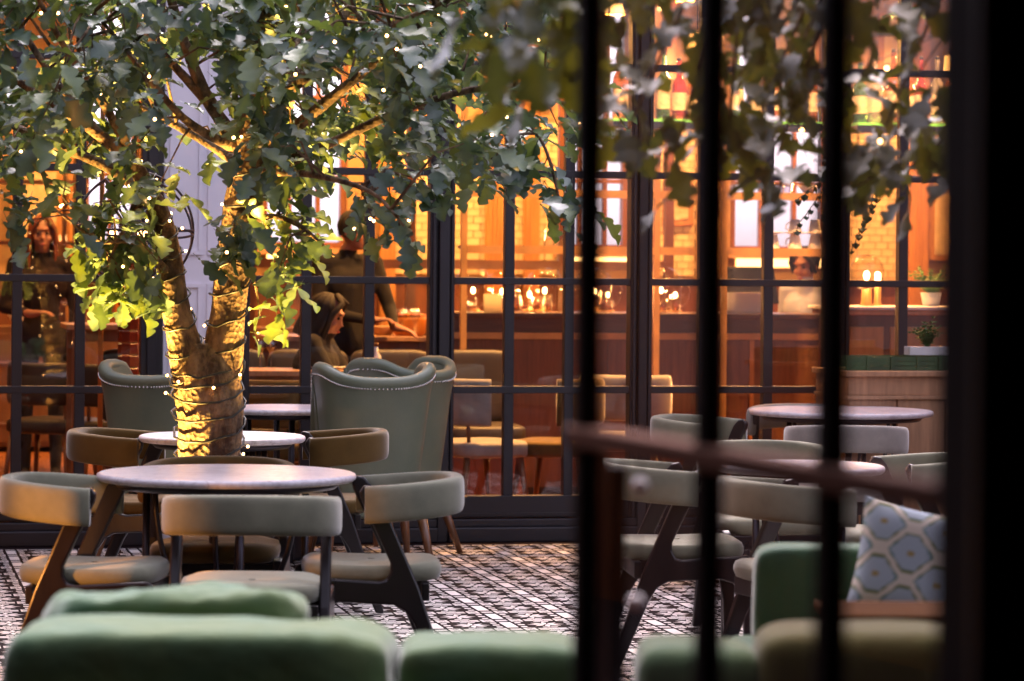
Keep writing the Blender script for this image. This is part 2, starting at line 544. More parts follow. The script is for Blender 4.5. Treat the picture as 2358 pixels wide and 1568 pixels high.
def lamp(name, loc, power, col=(1, .5, .16), size=.05, kind='POINT', parent=None, rot=None, spot=R(70), blend=.6):
    d = bpy.data.lights.new(name, kind)
    d.energy = power * LAMP; d.color = col
    d.shadow_soft_size = size
    if kind == 'SPOT': d.spot_size = spot; d.spot_blend = blend
    o = bpy.data.objects.new(name, d); COL.objects.link(o)
    if parent is not None: o.parent = parent
    o.location = loc
    if rot is not None: o.rotation_euler = rot
    return o

# ================================================================== SETTING
# ---- courtyard floor with its mosaic
fl = obj('courtyard_floor', MB().box(-9, 9, -14, 0.1, -.1, 0), M['tile_d'], frame=FR, kind='structure')
def cell_pieces():
    """white pieces of one tile repeat, in 0..1 along the wall (i) and away from it (j)"""
    P = []
    rect = lambda a, b, c, d: P.append([(a, c), (b, c), (b, d), (a, d)])
    rect(.0, .075, .21, .79); rect(.925, 1.0, .21, .79)                    # long band (two halves across the seam)
    for j in (.045, .955):
        rect(.0, .075, j - .028, j + .028); rect(.925, 1.0, j - .028, j + .028)
    for i0 in (.115, .725):                                                   # squares with a dark star, at the corners
        for j0 in (.0, .86):
            i1, j1 = i0 + .16, j0 + .14
            ci, cj = (i0 + i1) / 2, (j0 + j1) / 2
            g = .006
            P.append([(i0, j0 + g), (i0, j1 - g), (ci - .025, cj)])
            P.append([(i1, j1 - g), (i1, j0 + g), (ci + .025, cj)])
            P.append([(i0 + g, j1), (i1 - g, j1), (ci, cj + .025)])
            P.append([(i1 - g, j0), (i0 + g, j0), (ci, cj - .025)])
    for k in range(3):                                                        # long white bars along the wall
        rect(.31 + k * .13, .31 + k * .13 + .122, .02, .085)
        rect(.31 + k * .13, .31 + k * .13 + .122, .915, .98)
    for j in (.235, .675):
        rect(.125, .205, j, j + .09); rect(.795, .875, j, j + .09)
    rect(.125, .215, .455, .545); rect(.785, .875, .455, .545)
    rect(.40, .495, .165, .225); rect(.505, .60, .165, .225)
    rect(.40, .495, .775, .835); rect(.505, .60, .775, .835)
    for k in range(8):                                                        # eight pointed star
        a0 = math.pi / 4 * k; a1 = a0 + math.pi / 8 * .72; a2 = a0 - math.pi / 8 * .72
        r0, r1 = .245, .135
        P.append([(.5 + .02 * math.cos(a0), .5 + .02 * math.sin(a0)), (.5 + r1 * math.cos(a2), .5 + r1 * math.sin(a2)),
                  (.5 + r0 * math.cos(a0), .5 + r0 * math.sin(a0)), (.5 + r1 * math.cos(a1), .5 + r1 * math.sin(a1))])
    return P
CP = cell_pieces()
PER = 0.308
stuffm = MB()
big = []
ctr0 = FRI @ on_floor(1135.7, 1260.8)
oi, oj = ctr0.x - 0.0, ctr0.y - PER * .5
inset = 0.0012
for a in range(-16, 17):
    for b in range(-24, 4):
        x0, y0 = oi + a * PER, oj + b * PER
        w = FR @ Vector((x0 + .15, y0 + .15, 0))
        if w.y < 6.5 or y0 > -.2 : continue
        px, py = pix(w)
        if px < -120 or px > 2330 or py > 1640 or y0 + PER > 0.02: continue
        bx, by = x0, y0
        for pi_, P in enumerate(CP):
            c = (sum(p[0] for p in P) / len(P), sum(p[1] for p in P) / len(P))
            h = .0003
            pts = [(bx + PER * p[0], by + PER * p[1]) for p in P]
            n = len(pts)
            isband = pi_ < 2
            tgt = MB() if isband else stuffm
            tgt.add([(x, y, h) for x, y in pts] + [(x, y, 0) for x, y in pts],
                    [tuple(range(n))] + [(k, (k + 1) % n, (k + 1) % n + n, k + n) for k in range(n)])
            if isband: big.append((w.y, px, py, tgt, bx, by, pi_))
# the long ivory bands: one object each, sharing two meshes
big.sort(key=lambda t: (not (900 < t[1] < 1330 or 1400 < t[1] < 1800 or t[1] < 420), t[0]))
shared = {}
for k, (d_, px, py, mb, bx, by, pi_) in enumerate(big):
    if k < 290:
        if pi_ not in shared:
            q = MB().add([(v[0] - bx, v[1] - by, v[2]) for v in mb.v], mb.f)
            shared[pi_] = q.mesh('tile', M['tile_w']); fix_normals(shared[pi_])
        o = link('tile', shared[pi_], fl)
        o.location = (bx, by, random.uniform(0, .0001))
    else:
        stuffm.add(mb.v, mb.f)
ms = obj('mosaic_tiles', stuffm, M['tile_w'], parent=fl, kind='stuff')

# ---- glazed wall: five screens and a white pier
ZS = [0.24, 0.80, 1.375, 1.945, 2.52, 3.10, 3.70]
def screen(label, posts, bars, zs=ZS):
    """posts: (x0,x1) pixel edges of thick posts; bars: pixel centres of slim muntins"""
    t = thing('glazed_screen', label, 'window wall', frame=FR.copy())
    u = lambda x: U(x)
    for (a, b) in posts:
        obj('post', MB().box(u(a), u(b), -.05, .05, 0.12, 3.75), M['frame'], t, bevel=.004)
        m_ = (u(a) + u(b)) / 2; w_ = (u(b) - u(a)) * .22
        obj('post_fillet', MB().box(m_ - w_, m_ + w_, -.068, -.0505, 0.13, 3.74), M['frame'], t, bevel=.003)
    ed = sorted([u(p[1]) for p in posts][:1] + [u(p[0]) for p in posts][1:2])
    L, Rr = u(posts[0][1]), u(posts[-1][0])
    cs = [u(b) for b in bars]
    for c in cs:
        obj('mullion', MB().box(c - .026, c + .026, -.032, .032, ZS[0], 3.70), M['frame'], t, bevel=.003)
    xs = [L] + cs + [Rr]
    for z in zs[1:]:
        obj('transom', MB().box(L, Rr, -.036, .028, z - .019, z + .019), M['frame'], t, bevel=.003)
    obj('bottom_rail', MB().box(L, Rr, -.045, .04, .125, ZS[0]), M['frame'], t, bevel=.003)
    obj('panel_mould', MB().box(L + .03, Rr - .03, -.052, -.0455, .135, .15), M['frame'], t)
    obj('plinth', MB().box(u(posts[0][0]), u(posts[-1][1]), -.11, .06, 0.0005, .078), M['frame'], t, bevel=.006)
    obj('plinth_step', MB().box(u(posts[0][0]), u(posts[-1][1]), -.075, .055, .079, .119), M['frame'], t, bevel=.004)
    for i in range(len(xs) - 1):
        for k in range(len(zs) - 1):
            a = xs[i] + (.026 if i else 0); b = xs[i + 1] - (.026 if i < len(xs) - 2 else 0)
            obj('pane', MB().box(a + .001, b - .001, -.003, .003, zs[k] + (.020 if k else .001), zs[k + 1] - .020), M['pane'], t)
    return t
screen('dark glazed screen at the far left with the red haired woman behind it', [(-265, -235), (322, 372)], [-108, 38, 183])
screen('dark glazed screen behind the green wing chairs, between the tree fork and thick post', [(553, 572), (985, 1004)], [703, 848])
screen('dark glazed screen right of the wing chair in front of the oak bar', [(1029, 1042), (1446, 1462)], [1170, 1308])
screen('dark glazed screen seen through the open door glass, with stacked cups behind', [(1482, 1496), (1897, 1912)], [1618, 1765])
screen('dark glazed screen at the far right above the pale oak cabinet', [(1934, 1948), (2330, 2350)], [2075, 2205])
pw = thing('white_pier', 'white panelled pier seen between the two limbs of the oak tree', 'pier', frame=FR.copy())
obj('pier_body', MB().box(U(374), U(551), -.03, .25, .001, 3.72), M['white'], pw)
for a, b in ((386, 462), (474, 540)):
    for z0, z1 in ((.3, 1.35), (1.5, 3.6)):
        for bx_ in ((U(a), U(b), z0, z0 + .02), (U(a), U(b), z1 - .02, z1), (U(a), U(a) + .02, z0 + .021, z1 - .021), (U(b) - .02, U(b), z0 + .021, z1 - .021)):
            obj('moulding', MB().box(bx_[0], bx_[1], -.042, -.0305, bx_[2], bx_[3]), M['white'], pw)
for (a, b, lab) in ((1004.5, 1028.5, 'lighter grey box post between the wing chair screen and the bar screen'), (1462.5, 1481.5, 'grey box post between bar screen and cup shelf screen'), (1912.5, 1933.5, 'grey box post left of the pale oak cabinet')):
    o = obj('box_post', MB().box(U(a), U(b), -.085, .07, .0005, 3.75), M['frame'], frame=FR.copy(), bevel=.004)
    tag(o, lab, 'post')
# parapet over the glazing
o = obj('roof_fascia', MB().box(-7.5, 7.5, -.12, .30, 3.76, 4.2), M['frame'], frame=FR.copy(), kind='structure')
# ---- unseen courtyard sides and dark room round the camera, raised to cut low skylight
o = obj('courtyard_wall_left', MB().box(-7.2, -7.0, -12, -.15, 0, 5.6), M['redwall'], frame=FR.copy(), kind='structure')
o = obj('courtyard_wall_right', MB().box(7.0, 7.2, -12, -.15, 0, 5.6), M['redwall'], frame=FR.copy(), kind='structure')
vb = MB().box(-6, 6, -3.2, -3.001, 0, 2.849).box(-6, 6, -3, 4.3, 2.85, 5.6).box(-6.2, -6, -3.2, 4.3, 0, 2.849).box(6.0, 6.2, -3.2, 4.3, 0, 2.849)
obj('dark_room', vb, M['roomdark'], kind='structure')
obj('dark_room_floor', MB().box(-6, 6, -3, 4.3, -.1, .002), M['roomdark'], kind='structure')

# ---- interior room
VB = 8.3                                              # depth of the far wall
obj('interior_floor', MB().box(-7.2, 7.2, .07, VB, -.05, .004), M['woodfloor'], frame=FR.copy(), kind='structure')
ifl = bpy.data.objects['interior_floor']
plank = MB().box(0, .138, 0, 1.6, 0, .0012).mesh('floorboard', M['woodfloor']); fix_normals(plank)
for k in range(34):
    for j in range(5):
        o = link('floorboard', plank, ifl)
        o.location = (-4.6 + k * .14, .12 + j * 1.603 - (.5 if k % 2 else 0) * (j > 0), .0042 + random.uniform(0, .0005))
obj('interior_ceiling', MB().box(-7.2, 7.2, .31, VB + .3, 4.0, 4.15), M['plaster'], frame=FR.copy(), kind='structure')
obj('interior_wall_left', MB().box(-7.4, -7.2, .07, VB, 0, 4.0), M['redwall'], frame=FR.copy(), kind='structure')
obj('interior_wall_right', MB().box(7.2, 7.4, .07, VB, 0, 4.0), M['redwall'], frame=FR.copy(), kind='structure')
ub = lambda x: U(x, VB)
wins = [(188, 314), (600, 796), (1283, 1446), (1678, 1905)]
zw0, zw1 = 1.56, 3.55
fw = MB()
fwo = obj('far_wall', fw.box(-7.2, 7.2, VB, VB + .25, 0.0, 1.30), M['redwall'], frame=FR.copy(), kind='structure')
xs = [-7.2] + [ub(v) for w_ in wins for v in w_] + [7.2]
piers = MB().box(-7.2, 7.2, VB, VB + .25, 1.301, zw0).box(-7.2, 7.2, VB, VB + .25, zw1, 4.0)
for i in range(0, len(xs), 2):
    piers.box(xs[i], xs[i + 1], VB, VB + .25, zw0 + .0005, zw1 - .0005)
obj('far_wall_upper', piers, M['plaster'], parent=fwo)
for (a, b) in wins:
    nm = {188: 'tall window in the far room wall behind the orb chandelier', 600: 'tall window in the far room wall left of the brick pier', 1283: 'tall window in the far room wall behind the brass shelf', 1678: 'wide window in the far room wall behind the stacked cups'}[a]
    t = thing('far_window', nm, 'window', frame=FR.copy())
    A, B = ub(a), ub(b)
    obj('frame', MB().box(A, A + .05, VB + .02, VB + .12, zw0, zw1).box(B - .05, B, VB + .02, VB + .12, zw0, zw1).box(A + .051, B - .051, VB + .02, VB + .12, zw0, zw0 + .05).box(A + .051, B - .051, VB + .02, VB + .12, zw1 - .05, zw1), M['frame_in'], t)
    nn = 3 if b - a > 150 else 2
    for k in range(1, nn):
        c = A + (B - A) * k / nn
        obj('glazing_bar', MB().box(c - .018, c + .018, VB + .04, VB + .10, zw0 + .051, zw1 - .051), M['frame_in'], t)
    for z in (2.12, 2.75):
        obj('glazing_bar', MB().box(A + .051, B - .051, VB + .035, VB + .095, z - .018, z + .018), M['frame_in'], t)
    obj('sill', MB().box(A - .05, B + .05, VB - .14, VB - .001, zw0 - .05, zw0 - .01), M['oak_light'], t)
    obj('window_glass', MB().box(A + .052, B - .052, VB + .06, VB + .066, zw0 + .052, zw1 - .052), M['pane'], t)
    l_ = thing('sill_lamp', 'warm strip lamp under the ' + nm.replace('in the far room wall ', ''), 'lamp', frame=FR.copy(), group='strip lamps under the far windows')
    obj('diffuser', MB().box(A + .04, B - .04, VB - .11, VB - .05, zw0 - .12, zw0 - .051), M['strip'], l_)
    obj('housing', MB().box(A + .03, B - .03, VB - .049, VB - .002, zw0 - .13, zw0 - .052), M['brass'], l_)
# opposite building beyond the windows: pale sky does the rest
# brick piers on the far wall
def bricks(u0, u1, z0, z1, label, maxn):
    t = thing('brick_pier', label, 'brick wall', frame=FR.copy())
    obj('joint_bed', MB().box(u0, u1, VB - .02, VB - .001, z0, z1), M['mortar'], t)
    bw, bh, g = .105, .058, .006
    mesh_f = MB().box(0, bw - g, -.02, -.0005, 0, bh - g).mesh('brick', M['brick']); fix_normals(mesh_f)
    n = 0
    r = 0
    z = z0 + g
    rest = MB()
    while z + bh - g <= z1:
        x = u0 + g - (bw / 2 if r % 2 else 0)
        while x < u1 - g:
            a, b = max(x, u0 + .002), min(x + bw - g, u1 - .002)
            if b - a > .02:
                if b - a > bw - g - .001 and n < maxn:
                    o = link('brick', mesh_f, t); o.location = (x, VB - .0205 + random.uniform(-.0015, .0015), z); n += 1
                else:
                    rest.box(a, b, VB - .039, VB - .021, z, z + bh - g)
            x += bw
        z += bh; r += 1
    obj('brick_infill', rest, M['brick'], t, kind='stuff')
bricks(ub(905), ub(1000), 1.36, 2.62, 'cream glazed brick pier seen left of the grey box post', 250)
bricks(ub(1040), ub(1278), 1.36, 2.62, 'wide cream glazed brick pier behind the brass shelf', 280)
bricks(ub(1450), ub(1600), 1.36, 2.62, 'cream glazed brick pier seen through the door glass left of the cups', 280)
bricks(ub(1910), ub(2085), 1.30, 2.62, 'bright cream glazed brick pier behind the hanging ivy', 280)
# timber pilasters and framed panels
def pilaster(a, b, label, z0=0, z1=3.9, d=.10):
    t = thing('pilaster', label, 'pilaster', frame=FR.copy())
    A, B = ub(a), ub(b)
    obj('shaft', MB().box(A, B, VB - d, VB - .042, z0, z1), M['orangewood'], t, bevel=.004)
    for k in (.25, .5, .75):
        c = A + (B - A) * k
        obj('flute', MB().box(c - .012, c + .012, VB - d - .008, VB - d - .0005, z0 + .3, z1 - .3), M['orangewood'], t)
pilaster(1112, 1150, 'orange timber pilaster in the middle of the wide brick pier')
pilaster(1200, 1235, 'dark orange timber pilaster right of the centre of the brick pier')
pilaster(870, 905, 'orange timber pilaster left of the narrow brick pier')
pilaster(2085, 2128, 'bright orange timber pilaster right of the hanging ivy')
pilaster(316, 345, 'red orange timber pilaster right of the window behind the chandelier')
pilaster(150, 186, 'red orange timber pilaster beside the red haired woman')
def artpanel(a, b, y0, y1, label):
    t = thing('amber_panel', label, 'wall panel', frame=FR.copy())
    A, B, z1, z0 = ub(a), ub(b), Z(a, y0, VB), Z(a, y1, VB)
    obj('panel_frame', MB().box(A, B, VB - .075, VB - .0425, z0, z1), M['orangewood'], t, bevel=.006)
    m_ = MB()
    rows = []
    for i in range(15):
        rows.append([(A + .05 + (B - A - .1) * k / 14, VB - .078 - .022 * abs(mnoise.noise(Vector((k * .55, i * .55, a)))), z0 + .05 + (z1 - z0 - .1) * i / 14) for k in range(15)])
    m_.grid(rows)
    obj('relief', m_, M['brick'], t)
artpanel(2130, 2215, 430, 600, 'carved amber panel at the far right behind the ivy')
artpanel(1520, 1590, 420, 520, 'carved amber panel behind the brass shelf seen through the door')
artpanel(1450, 1500, 540, 590, 'low carved panel behind the brass shelf post')
artpanel(20, 140, 380, 560, 'carved amber panel behind the red haired woman')
artpanel(2010, 2090, 30, 160, 'carved amber panel high up at the right behind the bottles')
artpanel(1760, 1880, -60, 180, 'dark orange panel high between the bottle shelf halves')

# ================================================================== BAR
VC = 3.0
uc = lambda x: U(x, VC)
zc = lambda y, x=1300: Z(x, y, VC)
bar = thing('bar_counter', 'long smoked oak bar counter with pale brass strips behind the glass', 'bar counter', frame=FR.copy())
zt = zc(721)
uL, uR = uc(1030), uc(1905)
obj('counter_top', MB().box(uL - .01, uR + .01, VC - .03, VC + .7, zt - .03, zt), M['oak_dark_h'], bar, bevel=.004)
obj('fascia', MB().box(uL, uR, VC, VC + .03, zc(766), zt - .0305), M['oak_dark_h'], bar)
obj('brass_strip', MB().box(uL, uR, VC - .012, VC + .03, zc(781), zc(766) - .0005), M['brass'], bar)
vx = [1030, 1165, 1300, 1405, 1505, 1618, 1731, 1905]
for i in range(len(vx) - 1):
    obj('panel', MB().box(uc(vx[i]) + .012, uc(vx[i + 1]) - .012, VC + .004, VC + .03, .06, zc(781) - .001), M['oak_dark'], bar, bevel=.003)
for x in vx[1:-1]:
    obj('upright_strip', MB().box(uc(x) - .014, uc(x) + .014, VC - .008, VC + .003, .06, zc(781) - .001), M['brass'] if x in (1300, 1505, 1731) else M['oak_dark'], bar)
obj('kick_plate', MB().box(uL, uR, VC + .02, VC + .04, .005, .059), M['black'], bar)
obj('back_carcass', MB().box(uL, uR, VC + .031, VC + .66, .06, zt - .031), M['oak_dark'], bar)
# gantry of brass
VG = 2.4
ug = lambda x: U(x, VG)
g = thing('brass_shelf_gantry', 'aged brass shelf frame standing in front of the bar', 'shelf frame', frame=FR.copy())
gy = lambda y: Z(1300, y, VG)
for x in (1066, 1510, 1664, 1905):
    obj('post', MB().box(ug(x) - .018, ug(x) + .018, VG - .018, VG + .018, .005, 3.1), M['brass'], g)
for y in (446, 576):
    z = gy(y)
    for a, b in ((1066, 1510), (1510, 1664), (1664, 1905)):
        obj('shelf_rail', MB().box(ug(a) + .019, ug(b) - .019, VG - .02, VG + .02, z - .024, z + .024), M['brass'], g)
        obj('shelf_board', MB().box(ug(a) + .019, ug(b) - .019, VG + .021, VG + .30, z + .004, z + .022), M['oak_dark_h'], g)
ztop = gy(576) + .025
ztop2 = gy(446) + .025

# glass bottle shelf
VS = 2.4
zs_ = Z(1800, 284, VS)
for k, (a, b, lab) in enumerate(((1395, 1612, 'green edged glass bottle shelf on the left behind the open door'), (1660, 1885, 'green edged glass bottle shelf behind the middle door pane'), (1955, 2235, 'green edged glass bottle shelf high at the right end'))):
    t = thing('bottle_shelf', lab, 'shelf', frame=FR.copy(), group='hanging glass shelves for bottles')
    obj('shelf_glass', MB().box(U(a, VS), U(b, VS), VS - .02 - .12, VS + .12, zs_ - .008, zs_ + .008), M['shade_shelf'], t)
    obj('bearer', MB().box(U(a, VS) + .01, U(b, VS) - .01, VS - .10, VS + .10, zs_ - .05, zs_ - .009), M['oak_dark_h'], t)
    for e in (a, b):
        obj('hanger', MB().tube([(U(e, VS), VS, zs_ + .009), (U(e, VS), VS, 3.99)], .008), M['brass'], t)
def bottle(x, kind, h, r, label, v=VS, z=None):
    z = zs_ + .009 if z is None else z
    t = thing('bottle', label, 'bottle', loc=FR @ Vector((U(x, v), v - .03, z)), group='bottles on the hanging shelves' if v == VS else 'bottles inside')
    prof = [(r * .92, 0), (r, .008), (r, h * .56), (r * .86, h * .64), (r * .36, h * .74), (r * .30, h * .93), (r * .36, h * .94), (r * .36, h)]
    obj('bottle_glass', MB().lathe(prof, 14), M[kind], t)
    obj('paper_label', MB().lathe([(r + .0012, h * .16), (r + .0012, h * .46)], 14, caps=False), M['label'], t)
    obj('stopper', MB().lathe([(r * .30, h + .0005), (r * .30, h * 1.06)], 10), M['metal'], t)
    return t
BT = [(1418, 'b_amber', .40, .042, 'tall amber bottle at the left end of the hanging shelf'), (1445, 'b_amber', .36, .05, 'wide amber bottle second from the left on the hanging shelf'),
      (1482, 'b_clear', .40, .04, 'tall clear bottle just left of the second door bar group'), (1520, 'b_green', .40, .042, 'dark green bottle on the left shelf beside the clear one'),
      (1556, 'b_red', .36, .045, 'red bottle near the right end of the left shelf'), (1590, 'b_amber', .33, .05, 'squat amber bottle at the right end of the left shelf'),
      (1690, 'b_green', .42, .04, 'green bottle at the left end of the middle shelf'), (1730, 'b_clear', .36, .042, 'clear bottle second on the middle shelf'),
      (1775, 'b_amber', .42, .045, 'tall amber bottle at the centre of the middle shelf'), (1820, 'b_clear', .34, .05, 'squat clear bottle right of centre on the middle shelf'), (1862, 'b_amber', .40, .04, 'slim amber bottle at the right end of the middle shelf'),
      (1972, 'b_green', .36, .05, 'wide green bottle at the left end of the right shelf'), (2005, 'b_clear', .42, .052, 'big clear bottle with a pale label on the right shelf'),
      (2048, 'b_amber', .44, .042, 'brown amber bottle in the middle of the right shelf'), (2080, 'b_amber', .38, .048, 'orange amber bottle on the right shelf beside the brown one'), (2112, 'b_red', .40, .036, 'slim red bottle on the right shelf'),
      (2150, 'b_clear', .40, .045, 'clear bottle near the right end of the right shelf'), (2186, 'b_amber', .42, .045, 'last amber bottle at the right end of the right shelf')]
for b_ in BT: bottle(*b_)

# cups stacked on the shelf
def cup_stack(x, n, up, label):
    t = thing('cup_stack', label, 'cups', loc=FR @ Vector((ug(x), VG + .09, ztop)), rz=random.uniform(0, 3))
    z = 0
    for k in range(n):
        if k: pass
        obj('cup', MB().lathe([(.044, z), (.028, z + .085), (.026, z + .085), (.04, z + .004)], 20, caps=False).lathe([(.0281, z + .0852), (.001, z + .0856)], 20, caps=False), M['white_thing'], t)
        obj('handle', MB().tube([(.040, 0, z + .015), (.066, 0, z + .025), (.062, 0, z + .055), (.032, 0, z + .07)], .004, 6), M['white_thing'], t)
        z += .087
        if k < n - 1 or up:
            obj('saucer', MB().lathe([(.02, z), (.075, z + .010), (.075, z + .013), (.02, z + .004)], 24), M['white_thing'], t)
            z += .008
    return t
cup_stack(1787, 1, True, 'short stack of white cup and saucer left of the tall stack')
cup_stack(1838, 2, False, 'tall stack of white cups and saucers on the brass shelf')
cup_stack(1885, 2, False, 'stack of white cups half hidden by the dark door bar')
for x, lab in ((1268, 'left upturned tumbler on the lower brass shelf'), (1290, 'right upturned tumbler on the lower brass shelf')):
    o = obj('tumbler', MB().lathe([(.034, 0), (.028, .095), (.026, .095), (.030, .004)], 16), M['crystal'], frame=Matrix.Translation(FR @ Vector((ug(x), VG + .08, ztop))))
    tag(o, lab, 'glass', 'tumblers on the brass shelf')
for x, lab in ((1800, 'tumbler at left on the upper brass shelf'), (1822, 'tumbler at right on the upper brass shelf'), (1870, 'white bowl on the upper brass shelf')):
    o = obj('tumbler' if 'tumbler' in lab else 'bowl', MB().lathe([(.030, 0), (.036, .06), (.034, .06), (.027, .004)] if 'tumbler' in lab else [(.03, 0), (.075, .05), (.072, .05), (.026, .006)], 16), M['crystal'] if 'tumbler' in lab else M['white_thing'], frame=Matrix.Translation(FR @ Vector((ug(x), VG + .1, ztop2))))
    tag(o, lab, 'glass' if 'tumbler' in lab else 'bowl')

# things on the bar counter
def on_bar(x, dv=.2): return FR @ Vector((uc(x), VC + dv, zt + .001))
def globe_lamp(x, dv, r, label, stem=.06, power=3.0, base='brass'):
    p = on_bar(x, dv)
    t = thing('globe_lamp', label, 'lamp', loc=p, group='glass globe lamps on the bar')
    obj('lamp_base', MB().lathe([(.045, 0), (.045, .012), (.02, .02), (.018, stem)], 18), M[base], t)
    obj('glass_globe', MB().sphere((0, 0, stem + r * .93), r, 22, 14), M['globe'], t)
    obj('filament_bulb', MB().sphere((0, 0, stem + r * .8), (.013, .013, .02), 10, 7), M['lamp'], t)
    lamp('bulb_light', (0, 0, stem + r * .8), power, (1, .5, .16), .02, parent=t)
    return t
for x, dv, r in ((1120, .45, .13), (1192, .5, .12), (1245, .35, .10), (1292, .5, .13), (1400, .4, .13), (1440, .5, .10), (1562, .45, .14), (1600, .5, .10)):
    globe_lamp(x, dv, r, {1120: 'glass globe lamp on the bar behind the menu card', 1192: 'glass globe lamp on the bar right of the menu card', 1245: 'small glass globe lamp between two larger ones on the bar', 1292: 'glass globe lamp on the bar left of the foremost door bar', 1400: 'glass globe lamp on the bar just right of the foremost door bar', 1440: 'small globe lamp on the bar beside the grey box post', 1562: 'biggest glass globe lamp on the bar', 1600: 'small globe lamp on the bar hidden by the second door bar'}[x], stem=.03, power=2.2)
o = obj('menu_card', MB().box(-.058, .058, -.006, .006, 0, .115), M['paper'], frame=Matrix.Translation(on_bar(1143, .12)) @ Matrix.Rotation(TH, 4, 'Z') @ Matrix.Rotation(R(-8), 4, 'X'), bevel=.002)
tag(o, 'small brown menu card standing on the bar top', 'card')
# small jars with cutlery
def jar(x, dv, r, h, label, m='crystal'):
    t = thing('jar', label, 'jar', loc=on_bar(x, dv), group='jars and glasses along the bar top')
    obj('jar_glass', MB().lathe([(r * .8, 0), (r, .01), (r, h), (r * .93, h), (r * .9, .014)], 16), M[m], t)
    obj('jar_content', MB().lathe([(r * .7, .015), (r * .78, h * .55)], 12), M['b_amber'] if m == 'crystal' else M['greencrate'], t)
for k, x in enumerate((1092, 1104, 1178, 1205, 1228, 1262, 1278, 1410, 1425, 1545, 1580)):
    jar(x, .22 + .05 * (k % 3), .026 + .006 * (k % 3), .075 + .02 * (k % 4), ['jar left of the menu card on the bar', 'second jar left of the menu card on the bar', 'low jar right of the menu card', 'tallish jar under the second globe lamp', 'small jar before the slim globe lamp', 'jar left of the last screen muntin on the bar', 'jar beside the last screen muntin on the bar', 'jar just right of the foremost door bar', 'jar second right of the foremost door bar', 'jar under the biggest globe lamp', 'jar right of the biggest globe lamp'][k])
# till monitor and white laptop
t = thing('till_monitor', 'dark till monitor seen from behind on the bar', 'monitor', loc=on_bar(1752, .30), rz=TH)
obj('screen_back', MB().prism([(-.195, .06), (.205, .06), (.165, .30), (-.165, .30)], -.02, .02), M['screen'], t, bevel=.008)
obj('stand', MB().box(-.04, .04, -.015, .05, 0, .059).box(-.09, .09, -.07, .09, .0, .012), M['screen'], t)
t = thing('white_laptop', 'white laptop with its lid up on the bar before the monitor', 'laptop', loc=on_bar(1724, .10), rz=TH)
obj('lid', MB().prism([(-.165, .01), (.165, .01), (.15, .135), (-.165, .135)], -.006, .006), M['white_thing'], t, bevel=.003)
obj('keyboard_deck', MB().box(-.165, .165, .007, .20, 0, .010), M['white_thing'], t)
tt = obj('receipt_tag', MB().box(-.015, .015, -.002, .002, 0, .03), M['white_thing'], frame=Matrix.Translation(on_bar(1708, .24) + Vector((0, 0, .15))) @ Matrix.Rotation(TH, 4, 'Z'))
tt.parent = None
tag(tt, 'tiny white tag above the laptop in front of the monitor', 'tag')
tt.location.z -= .148

# ---- pendant lamps and ceiling lamps: what the room is lit by
def pendant(x, y, v, label, r=.075, power=22, m='lampsoft', h=.13):
    u_, z_ = uvz(x, y, v)
    t = thing('pendant_lamp', label, 'lamp', loc=FR @ Vector((u_, v, z_)), group='pendant lamps inside')
    obj('lamp_shade', MB().lathe([(r, -h / 2), (r * .8, h / 2), (r * .78, h / 2), (r * .97, -h / 2)], 22, caps=False), M[m], t)
    obj('shade_cap', MB().lathe([(r * .80, h / 2 + .0005), (.012, h / 2 + .02)], 16), M['brass'], t)
    obj('cord', MB().tube([(0, 0, h / 2 + .02), (0, 0, 3.995 - z_)], .004, 6), M['wire'], t)
    obj('bulb', MB().sphere((0, 0, -.01), .022), M['lamp'], t)
    lamp('pendant_light', (0, 0, -h / 2 - .05), power, (1, .47, .13), .06, parent=t)
    return t
pendant(1412, 12, 3.6, 'yellow lit pendant shade at the top right of the tree crown')
pendant(1607, 100, 3.6, 'orange lit pendant shade left of the second door bar')
pendant(1575, -20, 4.5, 'higher yellow pendant shade above the left bottle shelf')
pendant(2075, -30, 3.6, 'pendant shade above the right bottle shelf')
pendant(700, -60, 4.0, 'pendant shade hidden behind the top of the oak crown')
pendant(120, -40, 4.0, 'pendant shade high behind the far left leaves')
pendant(2190, 150, 5.0, 'small pendant shade at the far right of the room', r=.05)
n_ = 0
DL = [(-5.2, 6.9), (-3.6, 7.2), (-2.4, 7.2), (-1.0, 7.2), (.1, 7.3), (1.1, 7.3), (2.3, 7.3), (3.4, 7.3), (4.6, 7.2), (-4.3, 3.2), (-2.2, 3.5), (-.6, 3.3), (.8, 4.6), (2.2, 4.6), (3.6, 3.6), (.5, 1.5), (-3.4, 1.6), (1.6, 1.6), (2.7, 1.6), (3.8, 1.6)]  # lamps near the glass on the bar side added to brighten its front
order = ['first', 'second', 'third', 'fourth', 'fifth', 'sixth', 'seventh', 'eighth', 'ninth', 'tenth', 'eleventh', 'twelfth']
for k, (u_, v_) in enumerate(DL):
    row = 'nearest the far wall' if k < 9 else 'unseen in the middle of the ceiling'
    t = thing('ceiling_lamp', '%s round brass ceiling lamp from the left, %s' % (order[k if k < 9 else k - 9], row), 'lamp', loc=FR @ Vector((u_, v_, 3.999)), group='ceiling lamps')
    obj('lamp_ring', MB().lathe([(.09, 0), (.09, -.06), (.07, -.06), (.07, -.004)], 18, caps=False), M['brass'], t)
    obj('lamp_disc', MB().lathe([(.068, -.03), (.001, -.031)], 18, caps=False), M['lamp'], t)
    wall = k < 9
    pw_ = {0: 60, 1: 60, 2: 60, 3: 95, 4: 125, 5: 135, 6: 115, 7: 105, 8: 230}.get(k, 230 if v_ < 1.7 and u_ > 0 else (50 if u_ > 0 else 22))
    lamp('downlight', (0, 0, -.07), pw_, (1, .47, .13), .07, 'SPOT', t, (R(14) if wall else 0, 0, TH), R(95), .8)

